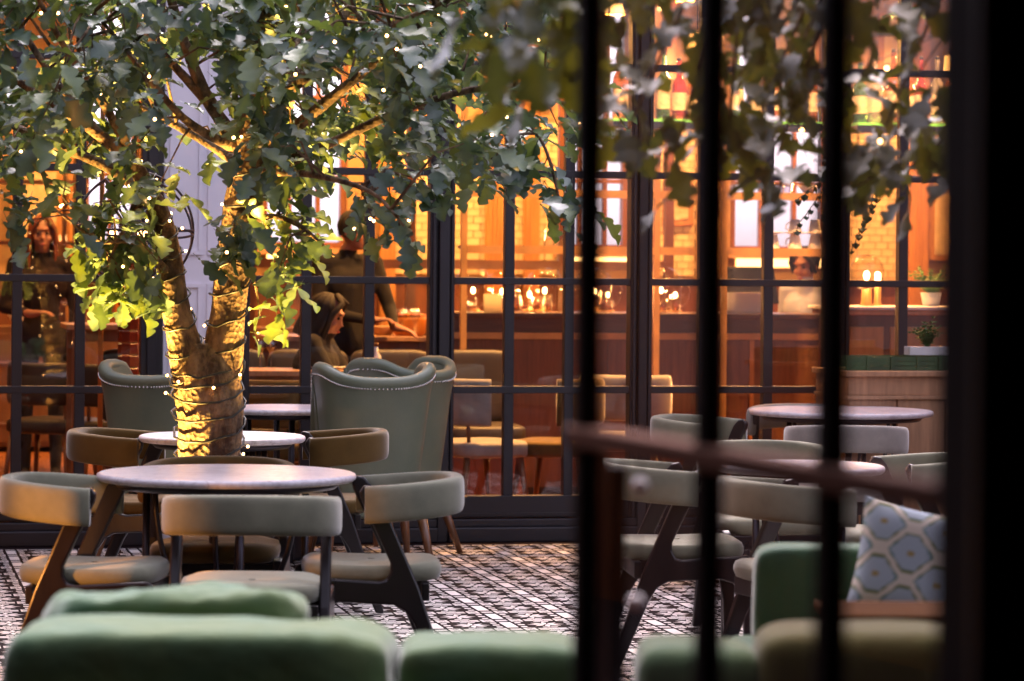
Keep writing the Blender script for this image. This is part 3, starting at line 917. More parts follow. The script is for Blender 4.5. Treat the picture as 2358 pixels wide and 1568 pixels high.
# ================================================================== FURNITURE
def sweep(path, sec, caps=True):
    """horizontal path [(x,y,z,scale)], section [(n,z)] across it"""
    rows = []
    m = len(path)
    for i, p in enumerate(path):
        a = Vector(path[max(i - 1, 0)][:2]); b = Vector(path[min(i + 1, m - 1)][:2])
        t = (b - a).normalized(); nrm = Vector((t.y, -t.x))
        s_ = p[3]
        rows.append([(p[0] + nrm.x * q[0] * s_, p[1] + nrm.y * q[0] * s_, p[2] + q[1] * (s_ if s_ < .9 else 1)) for q in sec])
    mb = MB().grid(rows, True)
    if caps:
        n = len(sec)
        mb.f += [tuple(range(n)), tuple((m - 1) * n + k for k in reversed(range(n)))]
        mb.smooth += [True, True]
    return mb
def rsec(w, h, e=.45, n=20):
    def sp(v): return math.copysign(abs(v) ** e, v)
    return [(w * sp(math.cos(2 * math.pi * k / n)), h * sp(math.sin(2 * math.pi * k / n))) for k in range(n)]

def make_chair(label, fabric):
    t = thing('curved_back_chair', label, 'chair')
    X = lambda z: -.25 + .31 * z / .76
    side = [(-.270, 0), (-.234, 0), (-.118, .275), (-.090, .318), (-.05, .340), (.13, .350), (.185, .335), (.208, .300), (.222, .22), (.228, 0), (.262, 0), (.266, .40), (.258, .425),
            (.235, .434), (.0, .418), (-.024, .424), (-.038, .45), (-.037, .48), (.062, .69), (.068, .715), (.052, .738), (.024, .732), (.000, .705), (-.132, .40)]
    for s_ in (-1, 1):
        y0 = s_ * .235
        obj('side_frame', MB().prism(side, y0 - .017, y0 + .017), M['black'], t, bevel=.007)
    path = []
    for k in range(29):
        ph = -math.pi / 2 + math.pi * k / 28
        c, s_ = math.cos(ph), math.sin(ph)
        path.append((.050 - .325 * abs(c) ** .62, .258 * math.copysign(abs(s_) ** .82, s_), .672 + .026 * max(0, c) ** .7, 1.0 if 0 < k < 28 else .93))
    b = obj('backrest', sweep(path, rsec(.026, .062, .5, 22)), fabric, t)
    rows = []
    def plan(w, k):
        c, s_ = math.cos(w), math.sin(w)
        e = .55
        wy = .228 * math.copysign(abs(s_) ** e, s_) * (1.0 + .08 * c)
        return (.012 + .235 * k * math.copysign(abs(c) ** e, c), wy * k)
    for k, z in ((.90, .412), (.97, .418), (1.0, .437), (1.0, .452), (.975, .468), (.9, .479), (.7, .486), (.4, .486), (.05, .484)):
        rows.append([(*plan(2 * math.pi * j / 36, k), z - .012 * max(0, 1 - ((plan(2 * math.pi * j / 36, k)[0] - .0) / .2) ** 2) * (1 if z > .47 else 0)) for j in range(36)])
    obj('seat', MB().grid(rows, True), fabric, t)
    obj('seat_rail', MB().box(.20, .225, -.217, .217, .355, .41), M['black'], t, bevel=.003)
    obj('seat_rail', MB().box(-.17, -.145, -.217, .217, .35, .41), M['black'], t, bevel=.003)
    return t
def chair_loc(x, ytop, z=.775, d=None):
    d = d if d is not None else 1
    return d
def place(px, py_unused, d): 
    p = at(px, 700, d); return Vector((p.x, p.y, 0.004))
proto = make_chair('sage velvet chair at the left of the nearest marble table, facing right', M['sage'])
def mv(o, loc, rz): o.matrix_world = Matrix.Translation(loc) @ Matrix.Rotation(rz, 4, 'Z')
G1 = 'curved back chairs around the marble tables'
proto['group'] = G1
mv(proto, place(215, 0, 10.55), R(-5))
SW = {M['sage']: M['brown']}
SG = {M['sage']: M['grey_velvet']}
dup(proto, place(868, 0, 10.75), R(186), 'sage velvet chair at the right of the nearest marble table, facing left', G1)
dup(proto, place(585, 0, 10.00), R(91), 'sage velvet chair seen squarely from behind, before the nearest marble table', G1)
dup(proto, place(505, 0, 11.35), R(-90), 'olive brown chair pushed in under the nearest marble table, only its seat showing', G1, SW)
dup(proto, place(325, 0, 13.35), R(-6), 'olive brown chair left of the tree trunk at the second marble table', G1, SW)
dup(proto, place(735, 0, 13.50), R(187), 'olive brown chair right of the trunk, before the green wing chair', G1, SW)
dup(proto, place(1652, 0, 14.9), R(-25), 'chair left of the farthest right table, between the first two door bars', G1)
dup(proto, place(1951, 0, 14.45), R(88), 'grey velvet chair seen from behind at the farthest right table', G1, SG)
dup(proto, place(1850, 0, 16.0), R(-92), 'yellowish lit chair on the far side of the farthest right table', G1, SG)
dup(proto, place(1775, 0, 12.7), R(-80), 'chair on the far side of the nearer right table', G1)
dup(proto, place(2085, 0, 12.1), R(190), 'chair at the right of the nearer right table cut by the black jamb', G1)
dup(proto, place(1862, 0, 10.75), R(20), 'chair turned away at the near side of the nearer right table', G1)
dup(proto, place(1555, 0, 11.6), R(5), 'chair left of the nearer right table, its back hidden by the door rail', G1)

def make_table(label, r, loc, h=.75, ang=15):
    t = thing('marble_table', label, 'table', loc=loc, group='round marble tables in the courtyard')
    obj('table_top', MB().lathe([(r - .03, h - .028), (r - .010, h - .027), (r - .002, h - .020), (r, h - .012), (r - .003, h - .004), (r - .012, h)], 72), M['marble'], t)
    obj('under_frame', MB().lathe([(r - .07, h - .052), (r - .045, h - .0285)], 48), M['metal'], t)
    rr = r * .62
    for k in range(4):
        a = R(ang + 90 * k)
        c, s_ = math.cos(a), math.sin(a)
        obj('leg', MB().tube([(rr * c, rr * s_, h - .053), (rr * c, rr * s_, .006)], .013, 10), M['metal'], t)
        pts = []
        for j in range(9):
            q = j / 8 * math.pi / 2
            pts.append(((rr - .03 - (rr - .09) * (1 - math.cos(q))) * c, (rr - .03 - (rr - .09) * (1 - math.cos(q))) * s_, (h - .06) - .0 - .40 * math.sin(q)))
        obj('arched_brace', MB().tube(pts, .010, 8), M['metal'], t)
    obj('foot_ring', MB().lathe([(.10, .004), (.10, .02), (.09, .26), (.075, h - .46)], 14), M['metal'], t)
    return t
def tloc(x, y, h=.75):
    p = on_floor(x, y, h); return Vector((p.x, p.y, .004))
make_table('nearest marble topped table in front of the tree trunk', .445, tloc(522, 1090))
make_table('second marble table, right behind the tree trunk', .345, tloc(512, 1004), ang=40)
make_table('marble table between the two green wing chairs by the glass', .33, tloc(655, 939))
make_table('farthest right marble table with a speckled edge, before the oak cabinet', .46, tloc(1937, 945), ang=60)
make_table('nearer right marble table crossed by the door rail', .31, tloc(1842, 1072), ang=30)

# wing chairs
def make_wing(label, loc, rz):
    t = thing('wing_chair', label, 'armchair', loc=loc, rz=rz, group='green leather wing chairs')
    WS = .86
    th = .032
    def pth(ph):                     # plan of the shell at full size, facing +x
        c, s_ = math.cos(ph), math.sin(ph)
        if abs(ph) < math.pi / 2:
            return (-.06 - .25 * abs(c) ** .55, WS * .325 * math.copysign(abs(s_) ** .75, s_))
        e = (abs(ph) - math.pi / 2) / (math.pi / 2)
        return (-.06 + .34 * e, math.copysign(WS * .325 - .02 * e, s_))
    N = 48
    ph = [-math.pi + 2 * math.pi * k / N for k in range(N + 1)]
    ph = [max(-math.pi * .98, min(math.pi * .98, p)) for p in ph]
    def ztop(p):
        a = abs(p)
        if a < R(65): return .895 + .055 * (a / R(65)) ** 2.0
        if a < R(105): return .95 + .012 * math.sin((a - R(65)) / R(40) * math.pi)
        q = (a - R(105)) / R(75)
        return .95 - .38 * q ** 1.2
    def shell(off, zt_off=0.0):
        rows = []
        for p in ph:
            x, y = pth(p)
            d = Vector((x + .02, y)); d = d.normalized() if d.length else d
            zt_ = ztop(p) + zt_off
            col = []
            for j in range(13):
                f = j / 12
                z = .27 + (zt_ - .27) * f
                k = .70 + .28 * ((z - .27) / .66) ** .9
                flare = .012 * max(0, (f - .75) / .25) ** 2
                col.append(((x + d.x * (off + flare)) * (k * .4 + .6) - .04 * (z - .5), (y + d.y * (off + flare)) * k, z))
            rows.append(col)
        return rows
    o_, i_ = shell(0), shell(-2 * th)
    obj('outer_shell', MB().grid(o_), M['leather'], t)
    obj('inner_shell', MB().grid(i_), M['leather'], t)
    # rolled top edge
    rim_pts = [((Vector(a[-1]) + Vector(b[-1])) / 2) for a, b in zip(o_, i_)]
    obj('top_roll', MB().tube(rim_pts, th * 1.02, 10), M['leather'], t)
    for e in (0, -1):
        c_ = [((Vector(a) + Vector(b)) / 2) for a, b in zip(o_[e], i_[e])]
        obj('front_roll', MB().tube(c_, th * 1.05, 10), M['leather'], t)
    # studs along the top and down the wings
    st = MB()
    dense = []
    for a, b in zip(o_[:-1], o_[1:]):
        for f in (0, .33, .66):
            pa, pb = Vector(a[-1]).lerp(Vector(b[-1]), f), Vector(a[-2]).lerp(Vector(b[-2]), f)
            q = pa.lerp(pb, .45); q2 = Vector((q.x + .02, q.y, 0)); q2.normalize()
            st.sphere((q.x + q2.x * .004, q.y + q2.y * .004, q.z), .0052, 6, 4)
    obj('studs', st, M['stud'], t, kind='stuff')
    # a welt seam down the rear corner
    for sgn in (9, N - 9):
        seam = [Vector(p) * 1.006 for p in o_[sgn]]
        obj('welt', MB().tube(seam, .005, 6), M['leather'], t)
    obj('seat_cushion', MB().cushion((.04, 0, .40), (.27, .21, .075), .35), M['leather'], t)
    obj('base', MB().box(-.22, .24, -.2, .2, .255, .33), M['leather'], t, bevel=.02)
    for x, y, dx in ((-.20, -.22, -.10), (-.20, .22, -.10), (.22, -.22, .04), (.22, .22, .04)):
        obj('leg', MB().tube([(x, y, .26), (x + dx, y * 1.15, 0.002)], [.026, .014], 8), M['legwood'], t)
    return t
make_wing('large green leather wing chair right of the trunk, its back towards us', place(852, 0, 15.2), R(104))
make_wing('second green leather wing chair peeking out behind the large one by the window', place(886, 0, 16.0), R(142))
make_wing('green leather wing chair half hidden behind the left side of the trunk', place(395, 0, 15.2), R(70))

# ---- sofas in the foreground
def superbox(name, c, h, m, parent, e=.3, wob=.03, seed=1, freq=5, rot=None, n=(56, 34)):
    return obj(name, MB().cushion(c, h, e, n[0], n[1], wob, seed, freq, rot), m, parent)
DS = 6.15
def px2(x, y, d): return at(x, y, d)
a = px2(30, 1440, DS); b = px2(905, 1440, DS)
cxs, wS = (a.x + b.x) / 2, (b.x - a.x)
t = thing('green_sofa', 'blurred green velvet sofa along the bottom left, its back to us', 'sofa', loc=(cxs, DS, 0))
zt_s = px2(450, 1437, DS).z
superbox('back_cushion', (0, 0, zt_s - .14), (wS / 2, .15, .145), M['teal'], t, .30, .06, 2, 7, None, (96, 60))
b2 = px2(1345, 1440, DS)
superbox('back_cushion', ((b.x + b2.x) / 2 - cxs + .005, .02, zt_s - .165), ((b2.x - b.x) / 2 - .004, .15, .145), M['teal'], t, .28, .06, 5, 7, None, (96, 60))
W_ = (b2.x - a.x)
superbox('seat_cushion', (W_ / 2 - wS / 2, .48, .40), (W_ / 2 - .02, .36, .10), M['teal'], t, .25, .02, 3, 4)
superbox('back_panel', (W_ / 2 - wS / 2, -.10, .40), (W_ / 2, .09, .28), M['teal'], t, .2, .01, 3, 4)
superbox('sofa_base', (W_ / 2 - wS / 2, .40, .21), (W_ / 2, .52, .12), M['teal'], t, .15, .01, 3, 4)
for k in (-1, 1):
    for y in (-.05, .8):
        obj('foot', MB().tube([(W_ / 2 - wS / 2 + k * (W_ / 2 - .08), y, .10), (W_ / 2 - wS / 2 + k * (W_ / 2 - .08), y, .002)], .02, 8), M['black'], t)
pc = px2(402, 1402, DS + .33)
pil = obj('scatter_cushion', MB().cushion((0, 0, 0), (.262, .10, .085), .42, 90, 54, .17, 4, 9), M['teal'], frame=Matrix.Translation((pc.x, pc.y, px2(400, 1370, DS + .33).z - .075)) @ Matrix.Rotation(R(-3), 4, 'Y'))
tag(pil, 'crumpled green cushion lying along the top of the blurred sofa', 'cushion')
# armchair at the right
DA = 8.0
pa = px2(1735, 1255, DA); pb = px2(2200, 1255, DA)
t = thing('teal_armchair', 'teal velvet armchair behind the second and third door bars', 'armchair', loc=((pa.x + pb.x) / 2, DA, 0))
wA = (pb.x - pa.x)
superbox('back_cushion', (.0, 0, pa.z - .17), (wA / 2, .09, .175), M['deepteal'], t, .22, .03, 7, 4)
superbox('arm', (-wA / 2 - .0, -.25, .36), (.075, .32, .20), M['deepteal'], t, .35, .03, 8, 4)
superbox('arm', (wA / 2 + .02, -.25, .36), (.075, .32, .20), M['deepteal'], t, .35, .03, 9, 4)
superbox('seat_cushion', (0, -.28, .36), (wA / 2 - .07, .30, .10), M['moss'], t, .25, .02, 9, 4)
superbox('chair_base', (0, -.25, .19), (wA / 2, .32, .09), M['deepteal'], t, .2, .0, 9, 4)
for sx in (-1, 1):
    for y in (-.5, .02):
        obj('foot', MB().tube([(sx * (wA / 2 - .04), y, .11), (sx * (wA / 2 - .04), y, .002)], .018, 8), M['black'], t)
# printed cushion
cp = px2(2105, 1300, DA - .30)
mb = MB()
NQ = 70
hw, hh = .150, .150
def printcol(u_, v_):
    # hexagon trellis: mirrored zigzag ribbons
    gx, P_, A_ = .150, .066, .026
    tw = (u_ / gx) % 1.0
    tri = abs(tw * 2 - 1)
    trap = max(-1, min(1, (tri - .5) * 3.4))
    best = 9; inside = 0; nn_ = math.floor(v_ / P_)
    for k in range(nn_ - 2, nn_ + 4):
        c_ = k * P_ + (1 if k % 2 else -1) * A_ * trap
        if abs(v_ - c_) < best: best = abs(v_ - c_); lo = v_ > c_; kk = k
    if best < .0100: return (.78, .70, .60)
    if best < .0165: return (.14, .19, .05) if (lo ^ (kk % 2 == 1)) ^ (trap < 0) else (.05, .20, .17)
    dx = min(abs(tw - .25), abs(tw - .75)) ; 
    if best > .028 and (tri < .12 or tri > .88) and abs(((v_ / P_) % 1) - .5) < .10: return (.40, .30, .10)
    return (.44, .53, .62)
cols = []
for side in (-1, 1):
    rows = []
    for i in range(NQ + 1):
        r_ = []
        for k in range(NQ + 1):
            u_, v_ = -1 + 2 * k / NQ, -1 + 2 * i / NQ
            pinch = 1 - .10 * (u_ * u_) * (1 - v_ * v_) * 0 - .06 * (1 - abs(u_)) * abs(v_) ** 3
            th_ = .060 * (max(0, (1 - u_ ** 4) * (1 - v_ ** 4))) ** .5 + .002
            r_.append((u_ * hw * (1 - .07 * (1 - v_ * v_) * abs(u_) ** 3), side * th_, v_ * hh * (1 - .07 * (1 - u_ * u_) * abs(v_) ** 3)))
            cols.append(printcol(u_ * hw + 1.0, v_ * hh + 1.0))
        rows.append(r_)
    mb.grid(rows)
me = mb.mesh('printed_cushion', M['print'])
ca = me.color_attributes.new('print', 'FLOAT_COLOR', 'POINT')
ca.data.foreach_set('color', np.array([(*c, 1) for c in cols], dtype=np.float32).ravel())
o = link('printed_cushion', me, frame=Matrix.Translation((cp.x, cp.y, px2(2105, 1182, DA - .3).z - .135)) @ Matrix.Rotation(R(12), 4, 'Y') @ Matrix.Rotation(R(-16), 4, 'X'))
tag(o, 'pale blue cushion printed with a cream and green hexagon trellis', 'cushion')
# moss bench sofa right foreground
DM = 6.0
pa = px2(1470, 1470, DM); pb = px2(2230, 1440, DM)
t = thing('moss_sofa', 'blurred moss green sofa across the bottom right behind the door bars', 'sofa', loc=((pa.x + pb.x) / 2, DM, 0))
wM = pb.x - pa.x
superbox('back_cushion', (-wM * .32, 0, px2(1500, 1478, DM).z - .13), (wM * .19, .13, .135), M['teal'], t, .35, .05, 12, 4)
superbox('back_cushion', (wM * .17, -.02, px2(1900, 1437, DM).z - .13), (wM * .33, .14, .135), M['moss'], t, .35, .04, 13, 4)
superbox('back_panel', (0, -.11, .36), (wM / 2, .08, .26), M['moss'], t, .2)
superbox('seat_cushion', (0, .44, .36), (wM / 2 - .03, .32, .09), M['moss'], t, .25)
superbox('sofa_base', (0, .36, .18), (wM / 2, .46, .11), M['moss'], t, .15)
for sx in (-1, 1):
    for y in (-.1, .7):
        obj('foot', MB().tube([(sx * (wM / 2 - .06), y, .09), (sx * (wM / 2 - .06), y, .002)], .02, 8), M['black'], t)
# wooden slatted tray table edge below the printed cushion
pa, pb = px2(1885, 1418, 7.0), px2(2225, 1418, 7.0)
t = thing('slatted_side_table', 'low slatted wooden table right below the printed cushion', 'side table', loc=((pa.x + pb.x) / 2, 7.0, 0))
wT = pb.x - pa.x
for k in range(6):
    obj('slat', MB().box(-wT / 2, wT / 2, -.14 + k * .05, -.14 + k * .05 + .042, pa.z - .0, pa.z + .018), M['doorbrown'], t, bevel=.003)
obj('apron', MB().box(-wT / 2 + .01, wT / 2 - .01, -.135, -.115, pa.z - .055, pa.z - .0005), M['legwood'], t)
for sx in (-1, 1):
    for y in (-.12, .13):
        obj('leg', MB().tube([(sx * (wT / 2 - .03), y, pa.z - .001), (sx * (wT / 2 - .03), y, .002)], .014, 8), M['legwood'], t)

# ---- pale oak cabinet by the glass at the right
VK = -.95
uk = lambda x: U(x, VK)
zk = lambda y, x=2050: Z(x, y, VK)
t = thing('oak_cabinet', 'pale oak cabinet with a moulded front standing before the far right screen', 'cabinet', frame=FR.copy())
A, B = uk(1958), uk(2300)
zt_k = zk(855)
obj('cabinet_top', MB().box(A - .02, B, VK - .0, VK + .60, zt_k - .028, zt_k), M['oak_light'], t, bevel=.004)
obj('upper_drawer_front', MB().box(A, B - .01, VK + .03, VK + .58, zt_k - .125, zt_k - .0285), M['oak_light'], t, bevel=.003)
obj('ledge_moulding', MB().box(A - .01, B - .005, VK + .015, VK + .59, zt_k - .147, zt_k - .1255), M['oak_light'], t, bevel=.005)
for i in range(3):
    a0 = A + (B - .01 - A) * i / 3; a1 = A + (B - .01 - A) * (i + 1) / 3
    obj('door', MB().box(a0 + .004, a1 - .004, VK + .03, VK + .05, .13, zt_k - .1475), M['oak_light'], t, bevel=.003)
obj('carcass', MB().box(A, B - .01, VK + .051, VK + .58, .001, zt_k - .1475), M['oak_light'], t)
obj('step_plinth', MB().box(A + .05, B + .1, VK - .25, VK + .049, .001, .12), M['oak_light'], t, bevel=.004)
t = thing('green_crate', 'dark green slatted crate on the pale oak cabinet', 'crate', frame=FR.copy())
a0, a1, zc0, zc1 = uk(1962), uk(2280), zt_k + .001, zk(822)
for k in range(3):
    h_ = (zc1 - zc0) / 3
    obj('slat', MB().box(a0, a1, VK + .10, VK + .112, zc0 + k * h_ + .001, zc0 + (k + 1) * h_ - .003), M['greencrate'], t)
    obj('slat', MB().box(a0, a1, VK + .40, VK + .412, zc0 + k * h_ + .001, zc0 + (k + 1) * h_ - .003), M['greencrate'], t)
for x in (a0, a0 + .11, a0 + .24, a0 + .38, a0 + .5):
    obj('batten', MB().box(x, x + .02, VK + .09, VK + .0995, zc0, zc1), M['greencrate'], t)
obj('crate_floor', MB().box(a0, a1, VK + .1125, VK + .3995, zc0, zc0 + .01), M['greencrate'], t)

# plant helpers
def blade_plant(t, m, n, h, spread, w=.01, seed=0, curl=.6, base=.0):
    rnd = random.Random(seed)
    mb = MB()
    for k in range(n):
        a = rnd.uniform(0, 2 * math.pi); L = h * rnd.uniform(.6, 1.1); sp = spread * rnd.uniform(.3, 1)
        pts = []
        for j in range(6):
            f = j / 5
            pts.append(Vector((math.cos(a) * sp * f, math.sin(a) * sp * f, base + L * (f - curl * f * f * sp / max(spread, .01)))))
        d = Vector((-math.sin(a), math.cos(a), 0))
        rows = [[p - d * w * (1 - j / 5.2), p + d * w * (1 - j / 5.2)] for j, p in enumerate(pts)]
        mb.grid([[tuple(q) for q in r] for r in rows])
        for j in range(1, 6):
            for s_ in (-1, 1):
                q = pts[j]; e = q + d * s_ * .04 * (1.2 - j / 6) + Vector((0, 0, .01))
                mid = q.lerp(e, .5) + Vector((math.cos(a), math.sin(a), 0)) * .012
                mb.add([q, mid + Vector((0, 0, .004)), e, mid - Vector((math.cos(a), math.sin(a), 0)) * .02], [(0, 1, 2, 3)])
    return obj('foliage', mb, m, t, kind='stuff')
p = FR @ Vector((uk(2172), VK + .25, zk(825)))
t = thing('white_planter', 'white trough planter with a bright green fern, on the green crate', 'planter', loc=(p.x, p.y, zc1 + .002), rz=TH)
obj('trough', MB().box(-.11, .16, -.05, .05, 0, .045), M['white_thing'], t, bevel=.004)
blade_plant(t, M['fern'], 26, .19, .10, .006, 3, base=.03)
# window-side plants and lamps at the far right, inside
def far_right():
    v = 1.4
    f = lambda x, y: FR @ Vector((uvz(x, y, v)[0], v, uvz(x, y, v)[1]))
    # service ledge
    zl = uvz(2060, 705, v)[1]
    t = thing('service_ledge', 'pale moulded ledge behind the far right screen', 'counter', frame=FR.copy())
    a0, a1 = U(1900, v), U(2330, v)
    obj('ledge_top', MB().box(a0, a1, v - .15, v + .35, zl - .02, zl), M['white_thing'], t, bevel=.004)
    obj('cornice', MB().box(a0 + .02, a1, v - .13, v + .33, zl - .05, zl - .0205), M['oak_light'], t, bevel=.008)
    obj('ledge_body', MB().box(a0 + .06, a1, v - .08, v + .31, .005, zl - .0505), M['redwall'], t)
    for k in range(4):
        obj('body_panel', MB().box(a0 + .12 + k * .25, a0 + .33 + k * .25, v - .092, v - .081, .2, zl - .12), M['orangewood'], t, bevel=.003)
    for x, r, pw_, lab, st_ in ((1995, .105, 5, 'clear globe lamp with glowing bulb on the far right ledge', .10), ):
        p = f(x, 705); p.z = zl + .001
        t = thing('globe_lamp', lab, 'lamp', loc=p, group='globe lamps on the ledge')
        obj('lamp_base', MB().lathe([(.04, 0), (.03, .02), (.028, st_)], 18), M['orangewood'], t)
        obj('glass_globe', MB().sphere((0, 0, st_ + r * .93), r, 24, 14), M['globe'], t)
        obj('filament_bulb', MB().sphere((0, 0, st_ + r * .75), (.018, .018, .028), 10, 7), M['lamp'], t)
        lamp('bulb_light', (0, 0, st_ + r * .8), pw_, (1, .5, .16), .02, parent=t)
    p = f(2033, 690); p.z = zl + .001; 
    t = thing('column_lamp', 'slim column lamp with a lit tube right of the globe lamp', 'lamp', loc=p + Vector((WN.x * .1, WN.y * .1, 0)))
    obj('lamp_base', MB().lathe([(.028, 0), (.02, .02), (.02, .13)], 14), M['brass'], t)
    obj('lit_tube', MB().lathe([(.017, .131), (.017, .19), (.008, .20)], 14), M['lamp'], t)
    p = f(2160, 690); p.z = zl + .001
    t = thing('potted_fern', 'bushy dark green fern on the far right ledge', 'plant', loc=p + Vector((WN.x * .12, WN.y * .12, 0)))
    obj('pot', MB().lathe([(.05, 0), (.065, .08), (.06, .08), (.045, .01)], 18), M['white_thing'], t)
    blade_plant(t, M['fern'], 60, .20, .22, .008, 9, base=.06)
    p = f(2095, 30)
    t = thing('hanging_fern', 'bright green fern hanging high at the right behind the door glass', 'plant', loc=p)
    obj('pot', MB().lathe([(.03, -.10), (.055, -.02), (.05, -.02), (.025, -.09)], 14), M['legwood'], t)
    obj('hanger_cord', MB().tube([(0, 0, -.02), (0, 0, 3.99 - p.z)], .003, 5), M['wire'], t)
    blade_plant(t, M['fern'], 70, .10, .16, .006, 21, curl=1.2, base=-.02)
far_right()

def ivy(x, y, v, L, label, seed):
    rnd = random.Random(seed)
    u_, z_ = uvz(x, y, v)
    base = FR @ Vector((u_, v, z_))
    t = thing('hanging_ivy', label, 'plant', loc=base)
    st = MB()
    proto_ = None
    for s_ in range(3):
        pts = [Vector((0, 0, .25))]
        dx, dy = rnd.uniform(-.03, .01), rnd.uniform(-.05, .05)
        for j in range(12):
            pts.append(Vector((dx * j * .6 + rnd.uniform(-.01, .01) - .012 * j, dy * j * .3, .2 - (L + .2) * j / 11 * (1 - s_ * .2))))
        st.tube(pts, .0025, 5)
        for j in range(2, 13):
            for q in range(2):
                p = pts[min(j, 12)]
                if proto_ is None:
                    a = [(0, 0, 0), (.016, .018, .003), (.03, .010, 0), (.028, .03, -.002), (0, .055, -.006), (-.028, .03, -.002), (-.03, .010, 0), (-.016, .018, .003)]
                    proto_ = MB().add(a, [(0, 1, 3, 4), (1, 2, 3), (0, 4, 5, 7), (7, 5, 6)]).mesh('leaf', M['ivy'])
                o = link('leaf', proto_, t)
                o.location = p; sc = rnd.uniform(.45, .85); o.scale = (sc, sc, sc)
                o.rotation_euler = (R(rnd.uniform(-140, -60)), 0, rnd.uniform(0, 6.28))
    obj('vine', st, M['ivy'], t)
ivy(2040, 470, -.5, .24, 'trail of ivy hanging before the bright brick at the right', 5)
ivy(1958, 440, -.6, .20, 'leafy trail hanging beside the third door bar', 8)

# ---- left interior furniture
def box_table(x, yt, v, w, label, m='oak_light', lampm=None, th=.03, d=.6):
    u_, z_ = uvz(x, yt, v)
    t = thing('dining_table', label, 'table', frame=FR @ Matrix.Translation((u_, v, 0)), group='wooden tables inside')
    obj('table_top', MB().box(-w / 2, w / 2, -d / 2, d / 2, z_ - th, z_), M[m], t, bevel=.004)
    obj('apron', MB().box(-w / 2 + .04, w / 2 - .04, -d / 2 + .04, -d / 2 + .06, z_ - th - .07, z_ - th - .0005), M['legwood'], t)
    for sx in (-1, 1):
        for sy in (-1, 1):
            obj('leg', MB().box(sx * (w / 2 - .06) - .022, sx * (w / 2 - .06) + .022, sy * (d / 2 - .05) - .022, sy * (d / 2 - .05) + .022, .005, z_ - th - .0005), M['legwood'], t)
    return z_
box_table(245, 745, 2.2, .50, 'high wooden table behind the left chair, lit warm')
zt1 = box_table(790, 772, 3.4, 1.05, 'wooden serving table with an orange pot behind the standing man')
zt2 = box_table(660, 850, 1.1, 1.10, 'wooden dining table just inside the glass behind the wing chair', d=.5)
def ptop(x, v, z): return FR @ Vector((U(x, v), v, z + .001))
t = thing('orange_pot', 'glowing orange oval pot on the serving table', 'pot', loc=ptop(942, 3.3, zt1), rz=TH)
obj('pot_body', MB().lathe([(.085, 0), (.105, .02), (.108, .10), (.108, .125), (.10, .125), (.095, .03)], 26), M['pot_orange'], t)
obj('lid', MB().lathe([(.112, .126), (.112, .135), (.02, .15)], 26), M['pot_orange'], t)
t = thing('bread_basket', 'small woven basket left of the orange pot', 'basket', loc=ptop(882, 3.4, zt1))
obj('basket_body', MB().lathe([(.05, 0), (.075, .05), (.075, .06), (.045, .01)], 20), M['oak_light'], t)
t = thing('sauce_bottle', 'pale sauce bottle on the inside table behind the wing chair', 'bottle', loc=ptop(866, 1.0, zt2))
obj('bottle_body', MB().lathe([(.026, 0), (.028, .01), (.028, .075), (.012, .10), (.012, .13)], 16), M['white_thing'], t)
obj('cap', MB().lathe([(.014, .131), (.014, .15)], 12), M['legwood'], t)
for x, lab in ((815, 'small white plate on the inside dining table'), (755, 'folded white napkin plate near the seated woman')):
    o = obj('plate', MB().lathe([(.05, 0), (.095, .012), (.095, .015), (.04, .004)], 26), M['white_thing'], frame=Matrix.Translation(ptop(x, 1.05, zt2)))
    tag(o, lab, 'plate')
for k, x in enumerate((905, 925, 955, 600, 625)):
    t = thing('drinking_glass', ['stemmed glass left of the orange pot rim', 'stemmed glass before the orange pot', 'stemmed glass right of the orange pot', 'stemmed glass at the left end of the inside table', 'second stemmed glass at the left end of the inside table'][k], 'glass', loc=ptop(x, 3.15 if k < 3 else 1.1, zt1 if k < 3 else zt2), group='stemmed glasses inside')
    obj('bowl', MB().lathe([(.006, .08), (.034, .12), (.030, .17), (.028, .17), (.03, .12)], 16, caps=False), M['crystal'], t)
    obj('stem', MB().lathe([(.03, 0), (.004, .006), (.004, .081)], 12), M['crystal'], t)
# inside dark chairs and banquette
def inside_chair(x, v, rz, label, m):
    u_ = U(x, v)
    t = thing('dining_chair', label, 'chair', frame=FR @ Matrix.Translation((u_, v, .005)) @ Matrix.Rotation(rz, 4, 'Z'), group='dining chairs inside')
    path = []
    for k in range(17):
        a = -1.3 + 2.6 * k / 16
        path.append((-.22 * math.cos(a) , .25 * math.sin(a), .70, 1))
    obj('backrest', sweep(path, rsec(.03, .13, .5, 16)), m, t)
    obj('seat', MB().cushion((.02, 0, .44), (.24, .24, .05), .4), m, t)
    for sx in (-1, 1):
        for sy in (-1, 1):
            obj('leg', MB().tube([(sx * .17, sy * .18, .40), (sx * .22, sy * .22, 0)], [.02, .012], 8), M['legwood'], t)
    for sy in (-1, 1):
        obj('back_post', MB().tube([(-.15, sy * .17, .42), (-.17, sy * .18, .66)], .012, 6), M['legwood'], t)
inside_chair(650, .55, R(80), 'brown dining chair just inside the glass behind the marble table', M['brown'])
inside_chair(1100, .75, R(20), 'dining chair inside the bar screen with splayed wooden legs', M['grey_velvet'])
inside_chair(1290, .75, R(150), 'dining chair inside near the second muntin of the bar screen', M['brown'])
inside_chair(120, 3.2, R(60), 'dark leather dining chair behind the far left screen', M['dark_leather'])
inside_chair(255, 3.0, R(100), 'dark leather chair pulled up to the high table', M['dark_leather'])
inside_chair(1445, 1.3, R(70), 'dining chair inside seen through the first door pane', M['grey_velvet'])
t = thing('banquette', 'dark leather banquette behind the seated woman', 'banquette', frame=FR @ Matrix.Translation((U(720, 2.2), 2.2, 0)))
